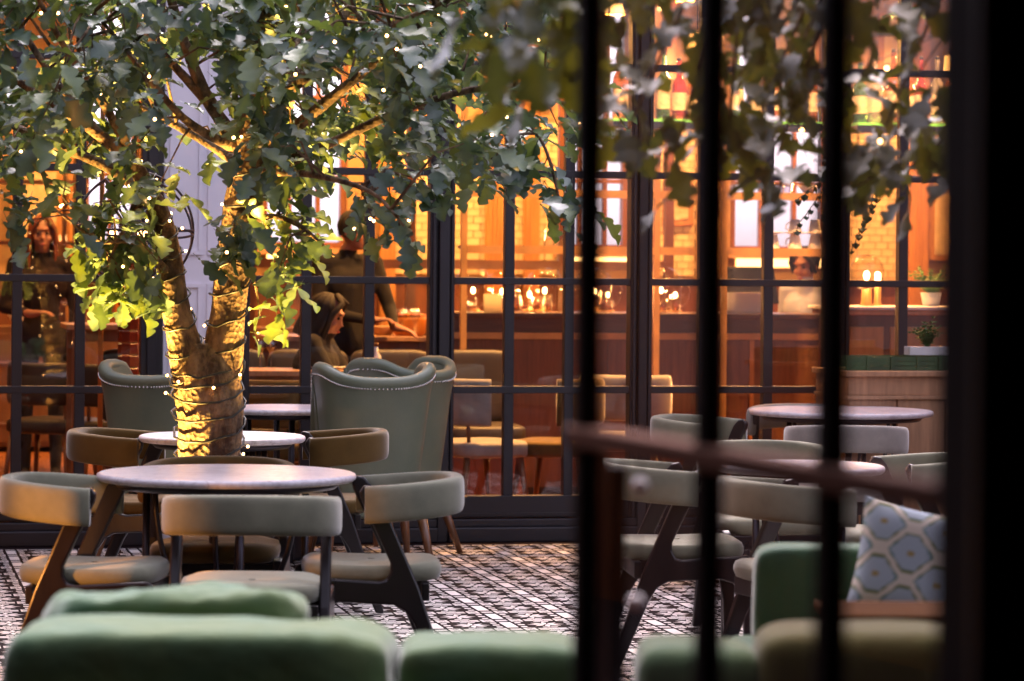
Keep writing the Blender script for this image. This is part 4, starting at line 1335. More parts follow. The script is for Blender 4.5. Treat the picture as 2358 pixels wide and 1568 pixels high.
for k in range(5):
    obj('back_pad', MB().cushion((-1.0 + k * .5, .2, .72), (.245, .06, .22), .3, 28, 16), M['dark_leather'], t)
    obj('seat_pad', MB().cushion((-1.0 + k * .5, -.08, .44), (.245, .26, .07), .3, 28, 16), M['dark_leather'], t)
obj('bench_base', MB().box(-1.24, 1.24, -.3, .25, .005, .37), M['redwall'], t)
# low partition and timber screen inside
t = thing('timber_screen', 'red brown timber screen with a cross rail inside the room', 'screen', frame=FR.copy())
v = 4.2
for x in (575, 945, 1295, 1540):
    obj('upright', MB().box(U(x, v) - .03, U(x, v) + .03, v, v + .06, .005, 3.99), M['frame_in'], t)
for y in (608, 780):
    z = Z(900, y, v)
    obj('cross_rail', MB().box(U(575, v) + .031, U(1540, v) - .031, v + .005, v + .055, z - .03, z + .03), M['frame_in'], t)
for k, (x0, x1) in enumerate(((575, 760), (760, 945), (945, 1120), (1120, 1295))):
    obj('lower_panel', MB().box(U(x0, v) + .035, U(x1, v) - .035, v + .02, v + .04, .01, Z(900, 780, v) - .031), M['redwall'], t)
t = thing('tiled_column', 'shiny red tiled column left of the white pier', 'column', frame=FR @ Matrix.Translation((U(297, 1.6), 1.6, 0)))
for k in range(24):
    obj('tile_drum', MB().lathe([(.060, .02 + k * .07), (.064, .025 + k * .07), (.064, .080 + k * .07), (.060, .085 + k * .07)], 8, smooth=False), mat('red_glazed_tile', (.16, .025, .012), .15, var=.3, coat=.6) if k == 0 else bpy.data.materials['red_glazed_tile'], t)
for x, v, lab in ((232, 1.0, 'slim warm brass pole inside the far left screen'), (383, 2.0, 'slim brass pole left of the trunk')):
    o = obj('brass_pole', MB().tube([(0, 0, .005), (0, 0, 3.99)], .014, 10), M['brass'], frame=FR @ Matrix.Translation((U(x, v), v, 0)))
    tag(o, lab, 'pole')
t = thing('tall_shelf', 'dark red open shelf with small pots behind the far left screen', 'shelf unit', frame=FR @ Matrix.Translation((U(10, 5.5), 5.5, 0)))
for sx in (-.5, .5): obj('side_panel', MB().box(sx - .02, sx + .02, 0, .35, .005, 2.6), M['redwall'], t)
for k in range(6): obj('shelf_board', MB().box(-.479, .479, .0, .35, .3 + k * .42, .325 + k * .42), M['redwall'], t)
t = thing('side_board', 'low dark sideboard with pots along the far wall at the left', 'sideboard', frame=FR @ Matrix.Translation((U(420, 7.6), 7.6, 0)))
obj('carcass', MB().box(-1.6, 1.6, 0, .5, .05, .95), M['oak_dark'], t, bevel=.004)
for k in range(5): obj('door', MB().box(-1.58 + k * .632, -.96 + k * .632, -.02, -.001, .08, .9), M['oak_dark'], t, bevel=.004)
for k in range(4):
    o = obj('ceramic_pot', MB().lathe([(.05, 0), (.10, .08), (.08, .2), (.05, .24), (.045, .23), (.06, .1)], 20), M['pot_orange' if k % 2 else 'white_thing'], frame=FR @ Matrix.Translation((U(420, 7.6) - 1.2 + k * .8, 7.85, .951)))
    tag(o, ['white rounded pot at the left end of the far sideboard', 'orange rounded pot second from the left on the far sideboard', 'white rounded pot third from the left on the far sideboard', 'orange rounded pot at the right end of the far sideboard'][k], 'pot')

# ================================================================== PEOPLE
def capsule(mb, a, b, ra, rb, n=12):
    a, b = Vector(a), Vector(b)
    mb.tube([a, b], [ra, rb], n)
    mb.sphere(a, ra, n, 8); mb.sphere(b, rb, n, 8)
def person(label, loc, rz, J, height=1.0, skin_fn=None, mats=None, voxel=.011, hair=None, look=0.0, tilt=0.0):
    """J: dict of joints in metres, body facing -y"""
    t = thing('person', label, 'person', loc=loc, rz=rz)
    mb = MB()
    g = lambda k: Vector(J[k])
    # trunk
    capsule(mb, g('pelvis') + Vector((-.07, 0, 0)), g('pelvis') + Vector((.07, 0, 0)), .115, .115)
    capsule(mb, g('pelvis'), g('waist'), .13, .115)
    capsule(mb, g('waist'), g('chest'), .115, .135)
    capsule(mb, g('chest') + Vector((-.06, 0, .02)), g('chest') + Vector((.06, 0, .02)), .125, .125)
    capsule(mb, g('shl'), g('shr'), .062, .062)
    capsule(mb, g('chest') + Vector((0, 0, .05)), g('neck'), .09, .055)
    capsule(mb, g('neck'), g('head') + Vector((0, 0.01, -.06)), .052, .05)
    for s_ in ('l', 'r'):
        capsule(mb, g('sh' + s_), g('el' + s_), .058, .045)
        capsule(mb, g('el' + s_), g('wr' + s_), .045, .029)
        w, h_ = g('wr' + s_), g('ha' + s_)
        d = (h_ - w).normalized()
        side = d.cross(Vector((0, 0, 1))); side = side.normalized() if side.length > .1 else Vector((1, 0, 0))
        palm = w + d * .085
        capsule(mb, w, w + d * .03, .027, .026)
        for q in (-.024, -.008, .008, .024):
            capsule(mb, w + d * .02 + side * q * .6, palm + side * q, .017, .014)
        cr_ = Vector((0, 0, -1))
        for q, L in ((-.027, .062), (-.009, .075), (.009, .072), (.027, .055)):
            k1 = palm + side * q + d * L * .5 + cr_ * .008
            k2 = k1 + d * L * .4 + cr_ * .028
            capsule(mb, palm + side * q, k1, .0095, .009, 8); capsule(mb, k1, k2, .009, .0078, 8)
        th1 = w + d * .03 + side * (-.032); th2 = th1 + d * .04 + side * (-.022)
        capsule(mb, w + d * .02 + side * -.02, th1, .015, .012, 8); capsule(mb, th1, th2, .012, .009, 8)
        capsule(mb, g('hip' + s_), g('kn' + s_), .092, .058)
        capsule(mb, g('kn' + s_), g('an' + s_), .056, .038)
        a = g('an' + s_)
        capsule(mb, a + Vector((0, .03, -.04)), a + Vector((0, -.15, -.055)), .038, .028)
    # head
    H = g('head')
    Rm = Matrix.Rotation(look, 3, 'Z') @ Matrix.Rotation(tilt, 3, 'X')
    hd = MB()
    hd.sphere((0, .012, .018), (.074, .092, .098), 22, 16)
    hd.sphere((0, -.018, -.035), (.058, .066, .080), 20, 14)
    hd.sphere((0, -.066, -.092), (.024, .020, .020), 12, 8)
    hd.tube([(0, -.083, .012), (0, -.098, -.022), (0, -.106, -.034)], [.008, .011, .014], 8)
    hd.sphere((0, -.082, .035), (.05, .014, .012), 12, 8)
    for sx in (-1, 1):
        hd.sphere((sx * .076, .012, -.012), (.010, .022, .032), 10, 8)
        hd.sphere((sx * .040, -.058, -.030), (.022, .024, .020), 10, 8)
    hd.sphere((0, -.082, -.065), (.026, .012, .010), 12, 8)
    mb.add([H + Rm @ Vector(v_) for v_ in hd.v], hd.f, True)
    me = mb.mesh('body_raw', M['skin'])
    tmp = bpy.data.objects.new('tmp', me); COL.objects.link(tmp)
    rm = tmp.modifiers.new('r', 'REMESH'); rm.mode = 'VOXEL'; rm.voxel_size = voxel; rm.use_smooth_shade = True
    sm = tmp.modifiers.new('s', 'SMOOTH'); sm.factor = .5; sm.iterations = 3
    dg = bpy.context.evaluated_depsgraph_get()
    me2 = bpy.data.meshes.new_from_object(tmp.evaluated_get(dg))
    bpy.data.objects.remove(tmp)
    me2.materials.clear()
    for m_ in mats: me2.materials.append(m_)
    idx = [skin_fn(p_.center) for p_ in me2.polygons]
    me2.polygons.foreach_set('material_index', idx)
    me2.polygons.foreach_set('use_smooth', [True] * len(idx))
    me2.name = 'body'
    link('body', me2, t)
    for sx in (-1, 1):
        e = MB(); e.sphere(H + Rm @ Vector((sx * .030, -.078, .008)), (.013, .010, .008), 10, 6)
        obj('eye', e, M['eye'], t)
        e = MB(); e.tube([H + Rm @ Vector((sx * q, -.090 + .15 * abs(q), .030 - abs(q - .03) * .2)) for q in (.015, .03, .045)], .0035, 6)
        obj('eyebrow', e, hair[1] if hair else M['hair_dark'], t)
    e = MB(); e.tube([H + Rm @ Vector((q, -.0955 + abs(q) * .25, -.066)) for q in (-.022, 0, .022)], [.003, .0065, .003], 8)
    obj('mouth', e, M['lips'], t)
    if hair:
        hb = MB()
        kind, hm = hair
        rows = []
        nr, nc = (22, 40)
        bottom = {'long': -.34, 'bob': -.15, 'short': -.045}[kind]
        for i in range(nr + 1):
            f = i / nr
            row = []
            for k in range(nc + 1):
                a = R(-212 + 244 * k / nc) + math.pi / 2 + R(90)      # open towards the face
                a = R(-125 + 250 * k / nc) + math.pi / 2
                if f < .45:
                    b_ = f / .45 * math.pi / 2
                    r_ = math.sin(b_); z = .018 + .112 * math.cos(b_)
                    x, y = .090 * r_ * math.cos(a), .012 + .108 * r_ * math.sin(a)
                else:
                    q = (f - .45) / .55
                    z = .018 + (bottom - .018) * q
                    wd = 1 + (.18 * math.sin(q * math.pi * .8) if kind != 'short' else -.2 * q)
                    x, y = .090 * wd * math.cos(a), .012 + .108 * wd * math.sin(a) + (.0 if kind == 'short' else .015 * q)
                w = 1 + .06 * math.sin(k * 1.7 + 3 * f) + .05 * mnoise.noise(Vector((k * .6, f * 5, 2)))
                row.append(tuple(H + Rm @ Vector((x * w, y * w, z))))
            rows.append(row)
        hb.grid(rows)
        # crown fringe
        for sx in (-1, 1):
            hb.tube([H + Rm @ Vector(q) for q in ((0, -.02, .128), (sx * .045, -.075, .095), (sx * .082, -.05, .03), (sx * .088, -.02, max(bottom, -.28)))], [.016, .018, .018, .010], 8)
        ho = obj('hair', hb, hm, t)
        so = ho.modifiers.new('thick', 'SOLIDIFY'); so.thickness = .012
    return t
def stand(h=1.0, arms='down'):
    s_ = h
    J = dict(pelvis=(0, 0, .95), waist=(0, 0, 1.10), chest=(0, 0, 1.28), neck=(0, .0, 1.49), head=(0, -.01, 1.62),
             shl=(.17, 0, 1.42), shr=(-.17, 0, 1.42), ell=(.22, .02, 1.13), elr=(-.22, .02, 1.13), wrl=(.21, -.06, .89), wrr=(-.21, -.06, .89), hal=(.20, -.10, .72), har=(-.20, -.10, .72),
             hipl=(.09, 0, .92), hipr=(-.09, 0, .92), knl=(.10, -.02, .50), knr=(-.10, -.02, .50), anl=(.10, .02, .09), anr=(-.10, .02, .09))
    return {k: Vector(v_) * s_ for k, v_ in J.items()}
# red-haired woman
J = stand(1.0)
J['elr'] = Vector((-.24, -.02, 1.14)); J['wrr'] = Vector((-.05, -.20, 1.10)); J['har'] = Vector((.08, -.22, 1.12))
def fn_w(c):
    if c.z > 1.50: return 0
    if c.z > .84 : 
        return 0 if (c.y < -.19 and c.z < 1.2) else 1
    return 2
v_w = 4.6
pw0 = FR @ Vector((U(97, v_w, 540), v_w, .005))
person('red haired woman in dark clothes standing inside behind the far left screen', pw0, R(4), J, skin_fn=fn_w, mats=[M['skin'], M['cloth_wine'], M['cloth_black']], hair=('long', M['hair_red']), look=R(8))
# standing man in black, hands together
J = stand(1.02)
J['ell'] = Vector((.26, -.05, 1.18)); J['wrl'] = Vector((.24, -.22, 1.06)); J['hal'] = Vector((.36, -.28, 1.03))
J['elr'] = Vector((-.20, -.06, 1.16)); J['wrr'] = Vector((.08, -.24, 1.10)); J['har'] = Vector((.25, -.28, 1.12))
J['head'] += Vector((.03, -.05, .0))
def fn_m(c):
    if c.z > 1.53: return 0
    if c.y < -.225 and .95 < c.z < 1.25 and c.x > .10: return 0
    return 1
v_m = 3.0
person('man in black standing inside with his hands joined before him', FR @ Vector((U(800, v_m, 560), v_m, .005)), R(20), J, skin_fn=fn_m, mats=[M['skin'], M['cloth_black']], hair=('short', M['hair_dark']), look=R(40), tilt=R(12))
# seated dark haired woman, profile to the right
J = dict(pelvis=(0, 0, .52), waist=(0, -.02, .68), chest=(0, -.04, .86), neck=(0, -.07, 1.05), head=(0, -.10, 1.16),
         shl=(.16, -.05, 1.0), shr=(-.16, -.05, 1.0), ell=(.20, -.18, .80), elr=(-.20, -.18, .80), wrl=(.14, -.38, .84), wrr=(-.14, -.38, .84), hal=(.10, -.5, .86), har=(-.10, -.5, .86),
         hipl=(.09, -.02, .5), hipr=(-.09, -.02, .5), knl=(.10, -.44, .50), knr=(-.10, -.44, .50), anl=(.10, -.42, .09), anr=(-.10, -.42, .09))
def fn_s(c):
    if c.z > 1.06: return 0
    if c.y < -.39 and c.z > .78: return 0
    return 1
v_s = 1.25
ps = FR @ Vector((U(712, v_s), v_s, .005))
person('dark haired woman in black seated inside, in profile behind the wing chair', ps, R(80), J, skin_fn=fn_s, mats=[M['skin'], M['cloth_black']], hair=('bob', M['hair_dark']), tilt=R(18))
t = thing('stool', 'dark upholstered stool under the seated woman', 'stool', loc=ps)
obj('seat', MB().cushion((0, 0, .385), (.2, .2, .05), .5), M['leather'], t)
for sx in (-1, 1):
    for sy in (-1, 1): obj('leg', MB().tube([(sx * .12, sy * .12, .345), (sx * .16, sy * .16, 0)], .013, 6), M['legwood'], t)
# bartender
J = stand(1.0)
for k in J: J[k] = Vector(J[k])
J['wrl'] = Vector((.18, -.26, 1.10)); J['hal'] = Vector((.14, -.4, 1.12)); J['wrr'] = Vector((-.18, -.26, 1.10)); J['har'] = Vector((-.14, -.4, 1.12))
for k in ('head', 'neck', 'shl', 'shr', 'chest', 'ell', 'elr', 'wrl', 'wrr', 'hal', 'har'): J[k] = J[k] + Vector((0, -.10 if k in ('head', 'neck') else -.05, -.16 if k == 'head' else -.13))
def fn_b(c):
    if c.z > 1.385: return 0
    if c.y < -.32: return 0
    return 1
v_b = 4.0
person('bartender in a pale blue shirt bending behind the till monitor', FR @ Vector((U(1872, v_b), v_b, .005)), R(-35), J, skin_fn=fn_b, mats=[M['skin'], M['cloth_blue']], hair=('short', M['hair_dark']), tilt=R(15))

# ================================================================== ORB CHANDELIER
DO = 14.6
oc = at(310, 530, DO)
t = thing('orb_chandelier', 'bronze ring orb chandelier with crystal drops behind the left tree limb', 'chandelier', loc=oc)
RO = 135 / F * DO
def ring(Rr, tilt_, rz, r=.006):
    mt = Matrix.Rotation(rz, 3, 'Z') @ Matrix.Rotation(tilt_, 3, 'X')
    return MB().tube([mt @ Vector((Rr * math.cos(2 * math.pi * k / 60), Rr * math.sin(2 * math.pi * k / 60), 0)) for k in range(61)], r, 7, cap=False)
for tl_, rz_ in ((90, 0), (90, 60), (90, 120), (0, 0), (8, 30), (70, 20), (60, 100)):
    obj('ring', ring(RO, R(tl_), R(rz_)), M['bronze'], t)
obj('centre_stem', MB().tube([(0, 0, RO), (0, 0, -.12)], .012, 8).lathe([(.01, -.14), (.05, -.10), (.03, -.04), (.04, .03), (.012, .08)], 14), M['bronze'], t)
obj('hanging_rod', MB().tube([(0, 0, RO), (0, 0, 2.2)], .006, 6), M['bronze'], t)
dropm = MB().lathe([(.001, -.022), (.010, -.006), (.008, .006), (.001, .018)], 6, smooth=False).mesh('crystal_drop', M['crystal'])
for k in range(64):
    a = k * 2.4; rr_ = RO * (.25 + .55 * random.random()); z_ = random.uniform(-.16, .14)
    o = link('crystal_drop', dropm, t); o.location = (rr_ * math.cos(a), rr_ * math.sin(a), z_)
    s_ = random.uniform(.9, 1.6); o.scale = (s_, s_, s_)
for k in range(5):
    a = 2 * math.pi * k / 5
    obj('arm', MB().tube([(0, 0, -.06), (.06 * math.cos(a), .06 * math.sin(a), -.09), (.12 * math.cos(a), .12 * math.sin(a), -.05)], .005, 6), M['bronze'], t)
    obj('candle_bulb', MB().sphere((.12 * math.cos(a), .12 * math.sin(a), -.02), (.010, .010, .022), 8, 6), M['bulb'], t)

# ================================================================== TREES
rng = np.random.default_rng(5)
def leaf_mesh_np(seed):
    r_ = np.random.default_rng(seed)
    n = 25
    V, Fc = [], []
    L = 1.0
    ph = r_.uniform(-.25, .25)
    droop = r_.uniform(.05, .45); fold = r_.uniform(.05, .45); tw = r_.uniform(-.5, .5)
    for i in range(n):
        t_ = i / (n - 1)
        e = .35 * math.sin(math.pi * min(1, t_ * .98 + .01) ** 1.35) ** .8
        for s_ in (-1, 0, 1):
            lob = .36 + .64 * abs(math.sin(math.pi * (3.7 * t_ + ph * s_ * .5 + .04))) ** .6
            w = e * lob if s_ else 0
            x = s_ * w
            y = t_ * L + abs(x) * .22
            z = -droop * t_ * t_ + abs(x) * fold + .05 * math.sin(t_ * 9 + s_) * abs(s_)
            c, q = math.cos(tw * t_), math.sin(tw * t_)
            V.append((x * c - z * q * .3, y, z + x * q))
    for i in range(n - 1):
        a = i * 3
        Fc += [(a, a + 1, a + 4, a + 3), (a + 1, a + 2, a + 5, a + 4)]
    # petiole
    o = len(V)
    V += [(-.012, 0, 0), (.012, 0, 0), (.012, -.22, .03), (-.012, -.22, .03)]
    Fc.append((o, o + 1, o + 2, o + 3))
    return np.array(V), np.array(Fc)
LV = [leaf_mesh_np(k) for k in range(8)]
TONES = [0.0, .15, .3, .4, .5, .62, .8, 1.0]
def add_tone(me, arr):
    ca_ = me.color_attributes.new('tone', 'FLOAT_COLOR', 'POINT')
    c_ = np.ones((len(arr), 4), dtype=np.float32); c_[:, :3] = np.asarray(arr)[:, None]
    ca_.data.foreach_set('color', c_.ravel())
def tones_of(k):
    a = np.full(len(LV[k][0]), TONES[k]); a[1:-4:3] += .45      # pale midrib
    return np.clip(a, 0, 1)
LEAFME = []
for k in range(8):
    me = bpy.data.meshes.new('leaf')
    me.from_pydata(LV[k][0].tolist(), [], LV[k][1].tolist()); me.materials.append(M['leaf'])
    me.polygons.foreach_set('use_smooth', [True] * len(me.polygons))
    add_tone(me, tones_of(k))
    LEAFME.append(me)
def cluster(p, outward, n, size, spread=.05, hang=.6):
    """list of (matrix, size) for leaves round a twig end"""
    out = []
    for i in range(n):
        a = 2 * math.pi * i / n * 2.4 + random.uniform(-.3, .3)
        d = Vector((math.cos(a), math.sin(a), 0)) * random.uniform(.5, 1) + outward * random.uniform(0, .8) + Vector((0, 0, random.uniform(-hang * 1.8, .25)))
        d.normalize()
        up = Vector((random.uniform(-.5, .5), random.uniform(-.5, .5), 1))
        x = d.cross(up); x.normalize(); z = x.cross(d)
        s_ = size * random.uniform(.55, 1.22)
        q = p + Vector((random.gauss(0, spread), random.gauss(0, spread), random.gauss(0, spread)))
        m_ = Matrix((x, d, z)).transposed().to_4x4() @ Matrix.Scale(s_, 4)
        m_.translation = q
        out.append(m_)
    return out
def bulk_leaves(name, mats_, parent):
    vs, fs, tn = [], [], []
    o = 0
    for m_ in mats_:
        k = random.randrange(8)
        V, Fc = LV[k]
        A = np.array(m_)[:3, :3]; T = np.array(m_)[:3, 3]
        vs.append(V @ A.T + T); fs.append(Fc + o); tn.append(tones_of(k)); o += len(V)
    V = np.concatenate(vs); Fc = np.concatenate(fs)
    me = bpy.data.meshes.new(name)
    me.vertices.add(len(V)); me.vertices.foreach_set('co', V.ravel())
    me.loops.add(Fc.size); me.loops.foreach_set('vertex_index', Fc.ravel())
    me.polygons.add(len(Fc)); me.polygons.foreach_set('loop_start', np.arange(0, Fc.size, 4)); me.polygons.foreach_set('loop_total', np.full(len(Fc), 4))
    me.update(); me.validate()
    me.polygons.foreach_set('use_smooth', [True] * len(me.polygons))
    me.materials.append(M['leaf'])
    add_tone(me, np.concatenate(tn))
    ob = link(name, me, parent); ob['kind'] = 'stuff'
    return ob
def limb_pts(pl):
    """smooth a pixel polyline [(x,y,d,rpx)] into points and radii"""
    P = [at(x, y, d) for x, y, d, r_ in pl]; Rr = [r_ / F * d for x, y, d, r_ in pl]
    out, ro = [], []
    for i in range(len(P) - 1):
        p0, p1, p2, p3 = P[max(i - 1, 0)], P[i], P[i + 1], P[min(i + 2, len(P) - 1)]
        for j in range(6):
            f = j / 6
            q = .5 * ((2 * p1) + (p2 - p0) * f + (2 * p0 - 5 * p1 + 4 * p2 - p3) * f * f + (3 * p1 - p0 - 3 * p2 + p3) * f ** 3)
            out.append(q); ro.append(Rr[i] + (Rr[i + 1] - Rr[i]) * f)
    out.append(P[-1]); ro.append(Rr[-1])
    return out, ro
def knobbly(pts, rad, n=14, amp=.12, seed=0):
    """tube with uneven bark surface"""
    mb = MB()
    rows = []
    ref = Vector((1, 0, 0))
    for i, p in enumerate(pts):
        t_ = (pts[min(i + 1, len(pts) - 1)] - pts[max(i - 1, 0)]).normalized()
        a = (ref - t_ * ref.dot(t_)).normalized(); ref = a; b = t_.cross(a)
        row = []
        for k in range(n):
            w = 2 * math.pi * k / n
            d = a * math.cos(w) + b * math.sin(w)
            q = p + d * rad[i]
            nn = mnoise.noise(q * 5 + Vector((seed, 0, 0))) + .6 * mnoise.noise(Vector((q.x * 22, q.y * 22, q.z * 8)))
            row.append(tuple(q + d * rad[i] * amp * nn))
        rows.append(row)
    mb.grid(rows, True)
    mb.f.append(tuple((len(pts) - 1) * n + k for k in range(n))); mb.smooth.append(True)
    return mb

DT = 12.2
tree = thing('oak_tree', 'big lamp wrapped oak tree with a forked trunk behind the nearest table', 'tree', loc=(0, 0, 0))
tk, tr = limb_pts([(462, 1515, DT, 92), (462, 1440, DT, 76), (466, 1300, DT, 70), (474, 1150, DT, 68), (480, 1040, DT, 72), (481, 940, DT, 79), (474, 860, DT, 76), (470, 815, DT, 60), (469, 790, DT, 34)])
LIMBS = {
 'left': [(452, 920, DT, 48), (432, 830, DT, 43), (413, 740, DT, 35), (398, 650, DT, 30), (386, 575, DT, 28), (372, 510, DT, 25), (340, 440, DT, 22), (300, 370, DT - .1, 17), (200, 290, DT - .2, 12), (60, 200, DT - .3, 9), (-80, 100, DT - .4, 6)],
 'right': [(503, 920, DT, 54), (514, 820, DT, 44), (523, 720, DT, 41), (538, 615, DT, 41), (555, 505, DT, 42), (572, 400, DT, 43), (592, 280, DT, 41), (612, 140, DT, 38), (628, 0, DT, 30), (640, -160, DT, 20), (650, -330, DT, 8)],
}
SUB = [
 [(545, 330, DT, 18), (480, 230, DT - .2, 15), (430, 110, DT - .3, 12), (385, -30, DT - .4, 9), (350, -150, DT - .5, 5)],
 [(470, 225, DT - .2, 12), (400, 150, DT - .3, 9), (300, 40, DT - .4, 7), (220, -60, DT - .5, 4)],
 [(540, 340, DT, 14), (420, 270, DT - .4, 9), (270, 90, DT - .7, 6), (200, 10, DT - .8, 3)],
 [(600, 300, DT, 20), (690, 170, DT + .2, 14), (790, 40, DT + .4, 10), (870, -90, DT + .6, 6)],
 [(590, 360, DT, 18), (720, 260, DT - .2, 14), (880, 130, DT - .4, 10), (1010, 20, DT - .6, 6)],
 [(580, 410, DT, 16), (760, 330, DT - .1, 11), (950, 245, DT - .2, 9), (1150, 200, DT - .3, 7), (1330, 250, DT - .4, 4)],
 [(600, 270, DT, 15), (740, 150, DT - .5, 11), (900, 60, DT - .9, 7), (1080, -20, DT - 1.2, 4)],
 [(345, 450, DT, 17), (250, 385, DT + .2, 13), (120, 330, DT + .3, 10), (-20, 265, DT + .4, 7)],
 [(320, 390, DT, 14), (240, 240, DT - .3, 10), (150, 110, DT - .6, 8), (80, -20, DT - .8, 5)],
 [(230, 310, DT - .2, 10), (110, 160, DT - .1, 8), (20, 20, DT, 6), (-40, -80, DT, 4)],
 [(575, 390, DT, 15), (480, 330, DT + .3, 11), (330, 250, DT + .6, 8), (180, 200, DT + .9, 5)],
 [(590, 320, DT, 14), (640, 200, DT + .5, 10), (700, 60, DT + .9, 7), (760, -80, DT + 1.2, 4)],
 [(400, 640, DT, 12), (360, 600, DT - .1, 8), (310, 560, DT - .2, 5), (230, 560, DT - .3, 3)],
 [(545, 560, DT, 11), (610, 500, DT - .1, 7), (690, 520, DT - .2, 5), (770, 590, DT - .25, 3)],
 [(330, 425, DT, 11), (290, 520, DT - .15, 6), (250, 600, DT - .25, 3)],
 [(575, 400, DT, 12), (700, 400, DT - .5, 8), (850, 440, DT - .8, 5), (930, 520, DT - .9, 3)],
 [(1150, 200, DT - .3, 6), (1250, 330, DT - .4, 4), (1290, 470, DT - .4, 3)],
 [(560, 480, DT, 10), (530, 540, DT - .3, 6), (520, 600, DT - .35, 3)],
]
obj('trunk', knobbly(tk, tr, 40, .13, 1), M['bark'], tree)
limb_data = []
for k_, pl in LIMBS.items():
    P, Rr = limb_pts(pl)
    limb_data.append((P, Rr))
    obj('limb', knobbly(P, Rr, 26, .16, 3), M['bark'], tree)
anch = []
for pl in SUB:
    P, Rr = limb_pts(pl)
    obj('branch', knobbly(P, Rr, 9, .18, 5), M['bark'], tree)
    anch += P[len(P) // 4:]
for P, Rr in limb_data:
    anch += P[len(P) // 2:]
profx = [-400, 0, 60, 130, 175, 190, 260, 330, 380, 430, 470, 500, 560, 600, 700, 780, 830, 900, 960, 1010, 1060, 1150, 1200, 1260, 1330, 1400, 1440]
profy = [560, 520, 540, 520, 430, 385, 395, 390, 450, 400, 395, 430, 380, 400, 440, 450, 500, 520, 480, 425, 405, 420, 440, 500, 500, 420, 300]
def prof(x): return float(np.interp(x, profx, profy))
cl = []
center = at(480, 300, DT)
tries = 0
while len(cl) < 295 and tries < 20000:
    tries += 1
    v_ = Vector((random.gauss(0, 1), random.gauss(0, 1), random.gauss(0, 1))).normalized() * (random.random() ** .42)
    p = Vector((center.x + v_.x * 1.62, center.y + v_.y * 1.5, 2.42 + v_.z * .98))
    x, y = pix(p)
    if x > 1400: continue
    if y > prof(x) - 25: continue
    if 395 < x < 500 and 60 < y < 470 and random.random() < .8: continue
    if y < -260 and random.random() < .5: continue
    cl.append((p, 'c'))
for (x, y, d, n) in [(230, 560, 11.9, 7), (290, 520, 11.9, 7), (330, 590, 12, 8), (270, 620, 11.95, 7), (345, 655, 12.0, 8), (290, 680, 12.0, 8), (240, 690, 12.1, 5), (370, 700, 12.0, 5), (310, 560, 12.2, 6), (215, 480, 12, 6), (300, 450, 12.1, 6), (360, 610, 11.9, 5),
                     (520, 560, 11.7, 8), (500, 600, 11.75, 7), (555, 590, 11.7, 7), (545, 540, 11.8, 6), (610, 510, 12.1, 6), (650, 540, 12.1, 7), (690, 560, 12.1, 7), (640, 590, 12.1, 7), (640, 640, 12, 7), (675, 610, 12, 5), (595, 700, 12.0, 5), (600, 740, 12.0, 5),
                     (610, 470, 12.3, 6), (700, 500, 12.2, 5), (860, 520, 11.5, 7), (920, 540, 11.4, 7), (900, 480, 11.5, 8), (820, 490, 11.5, 7), (1270, 450, 11.8, 7), (1300, 490, 11.8, 7), (1250, 400, 11.8, 7), (1120, 400, 11.8, 6), (60, 520, 11.6, 8), (120, 500, 11.6, 7), (20, 480, 11.7, 7), (150, 440, 11.7, 7), (980, 430, 11.6, 7), (400, 470, 12, 6), (370, 430, 11.9, 6)]:
    cl.append((at(x, y - 12, d), n))
    if x < 400 and y > 430 and x > 170 and n > 6: cl.append((at(x + random.uniform(-25, 25), y + random.uniform(-30, 20), d + .15), n))
twg = MB()
LM = []
for p, n in cl:
    q = min(anch, key=lambda a_: (a_ - p).length + (.15 if a_.z > p.z + .6 else 0))
    L_ = (q - p).length
    if L_ > .03:
        mid = q.lerp(p, .5) + Vector((random.gauss(0, .03), random.gauss(0, .03), .04 + .08 * L_))
        twg.tube([q, mid, p], [.006 + .004 * L_, .004, .002], 5)
    out = (p - center); out.z = 0
    out = out.normalized() if out.length > .01 else Vector((0, -1, 0))
    low = n != 'c'
    nl = (random.randint(7, 10) if n == 'c' else n)
    LM += cluster(p, out, nl, .128 if not low else .130, .045, .75 if low else .55)
    if n == 'c':
        LM += cluster(p.lerp(q, .3), out, 7, .112, .06, .5)
obj('twigs', twg, M['bark'], tree, kind='stuff')
def show(m_):
    p = m_.translation; x, y = pix(p)
    vis = -40 < x < 1420 and -30 < y < 760
    return (0 if vis else 1, p.y)
ZONES = [(60, 470, 172, 900, 1.0), (385, 500, 478, 900, 1.0), (392, 120, 500, 500, .6), (400, 655, 560, 900, 1.0), (352, 520, 480, 640, .75), (180, 395, 290, 470, .5), (110, 0, 480, 160, .35), (560, 655, 575, 900, 1.0)]
def keep(m_):
    x, y = pix(m_ @ Vector((0, .5, 0)))
    for x0, y0, x1, y1, pr in ZONES:
        if x0 < x < x1 and y0 < y < y1 and random.random() < pr: return False
    return True
LM = [m_ for m_ in LM if keep(m_)]
LM.sort(key=show)
for m_ in LM[:295]:
    o = link('leaf', LEAFME[random.randrange(8)], tree); o.matrix_world = m_
bulk_leaves('foliage', LM[295:], tree)
# dark roots at the foot
rt = MB()
for k in range(7):
    a = 2 * math.pi * k / 7
    b0 = tk[0]
    rt.tube([(b0.x + .08 * math.cos(a), b0.y + .08 * math.sin(a), .10), (b0.x + .2 * math.cos(a), b0.y + .2 * math.sin(a), .03), (b0.x + .32 * math.cos(a), b0.y + .3 * math.sin(a), .004)], [.05, .03, .01], 8)
obj('roots', rt, M['bark'], tree)

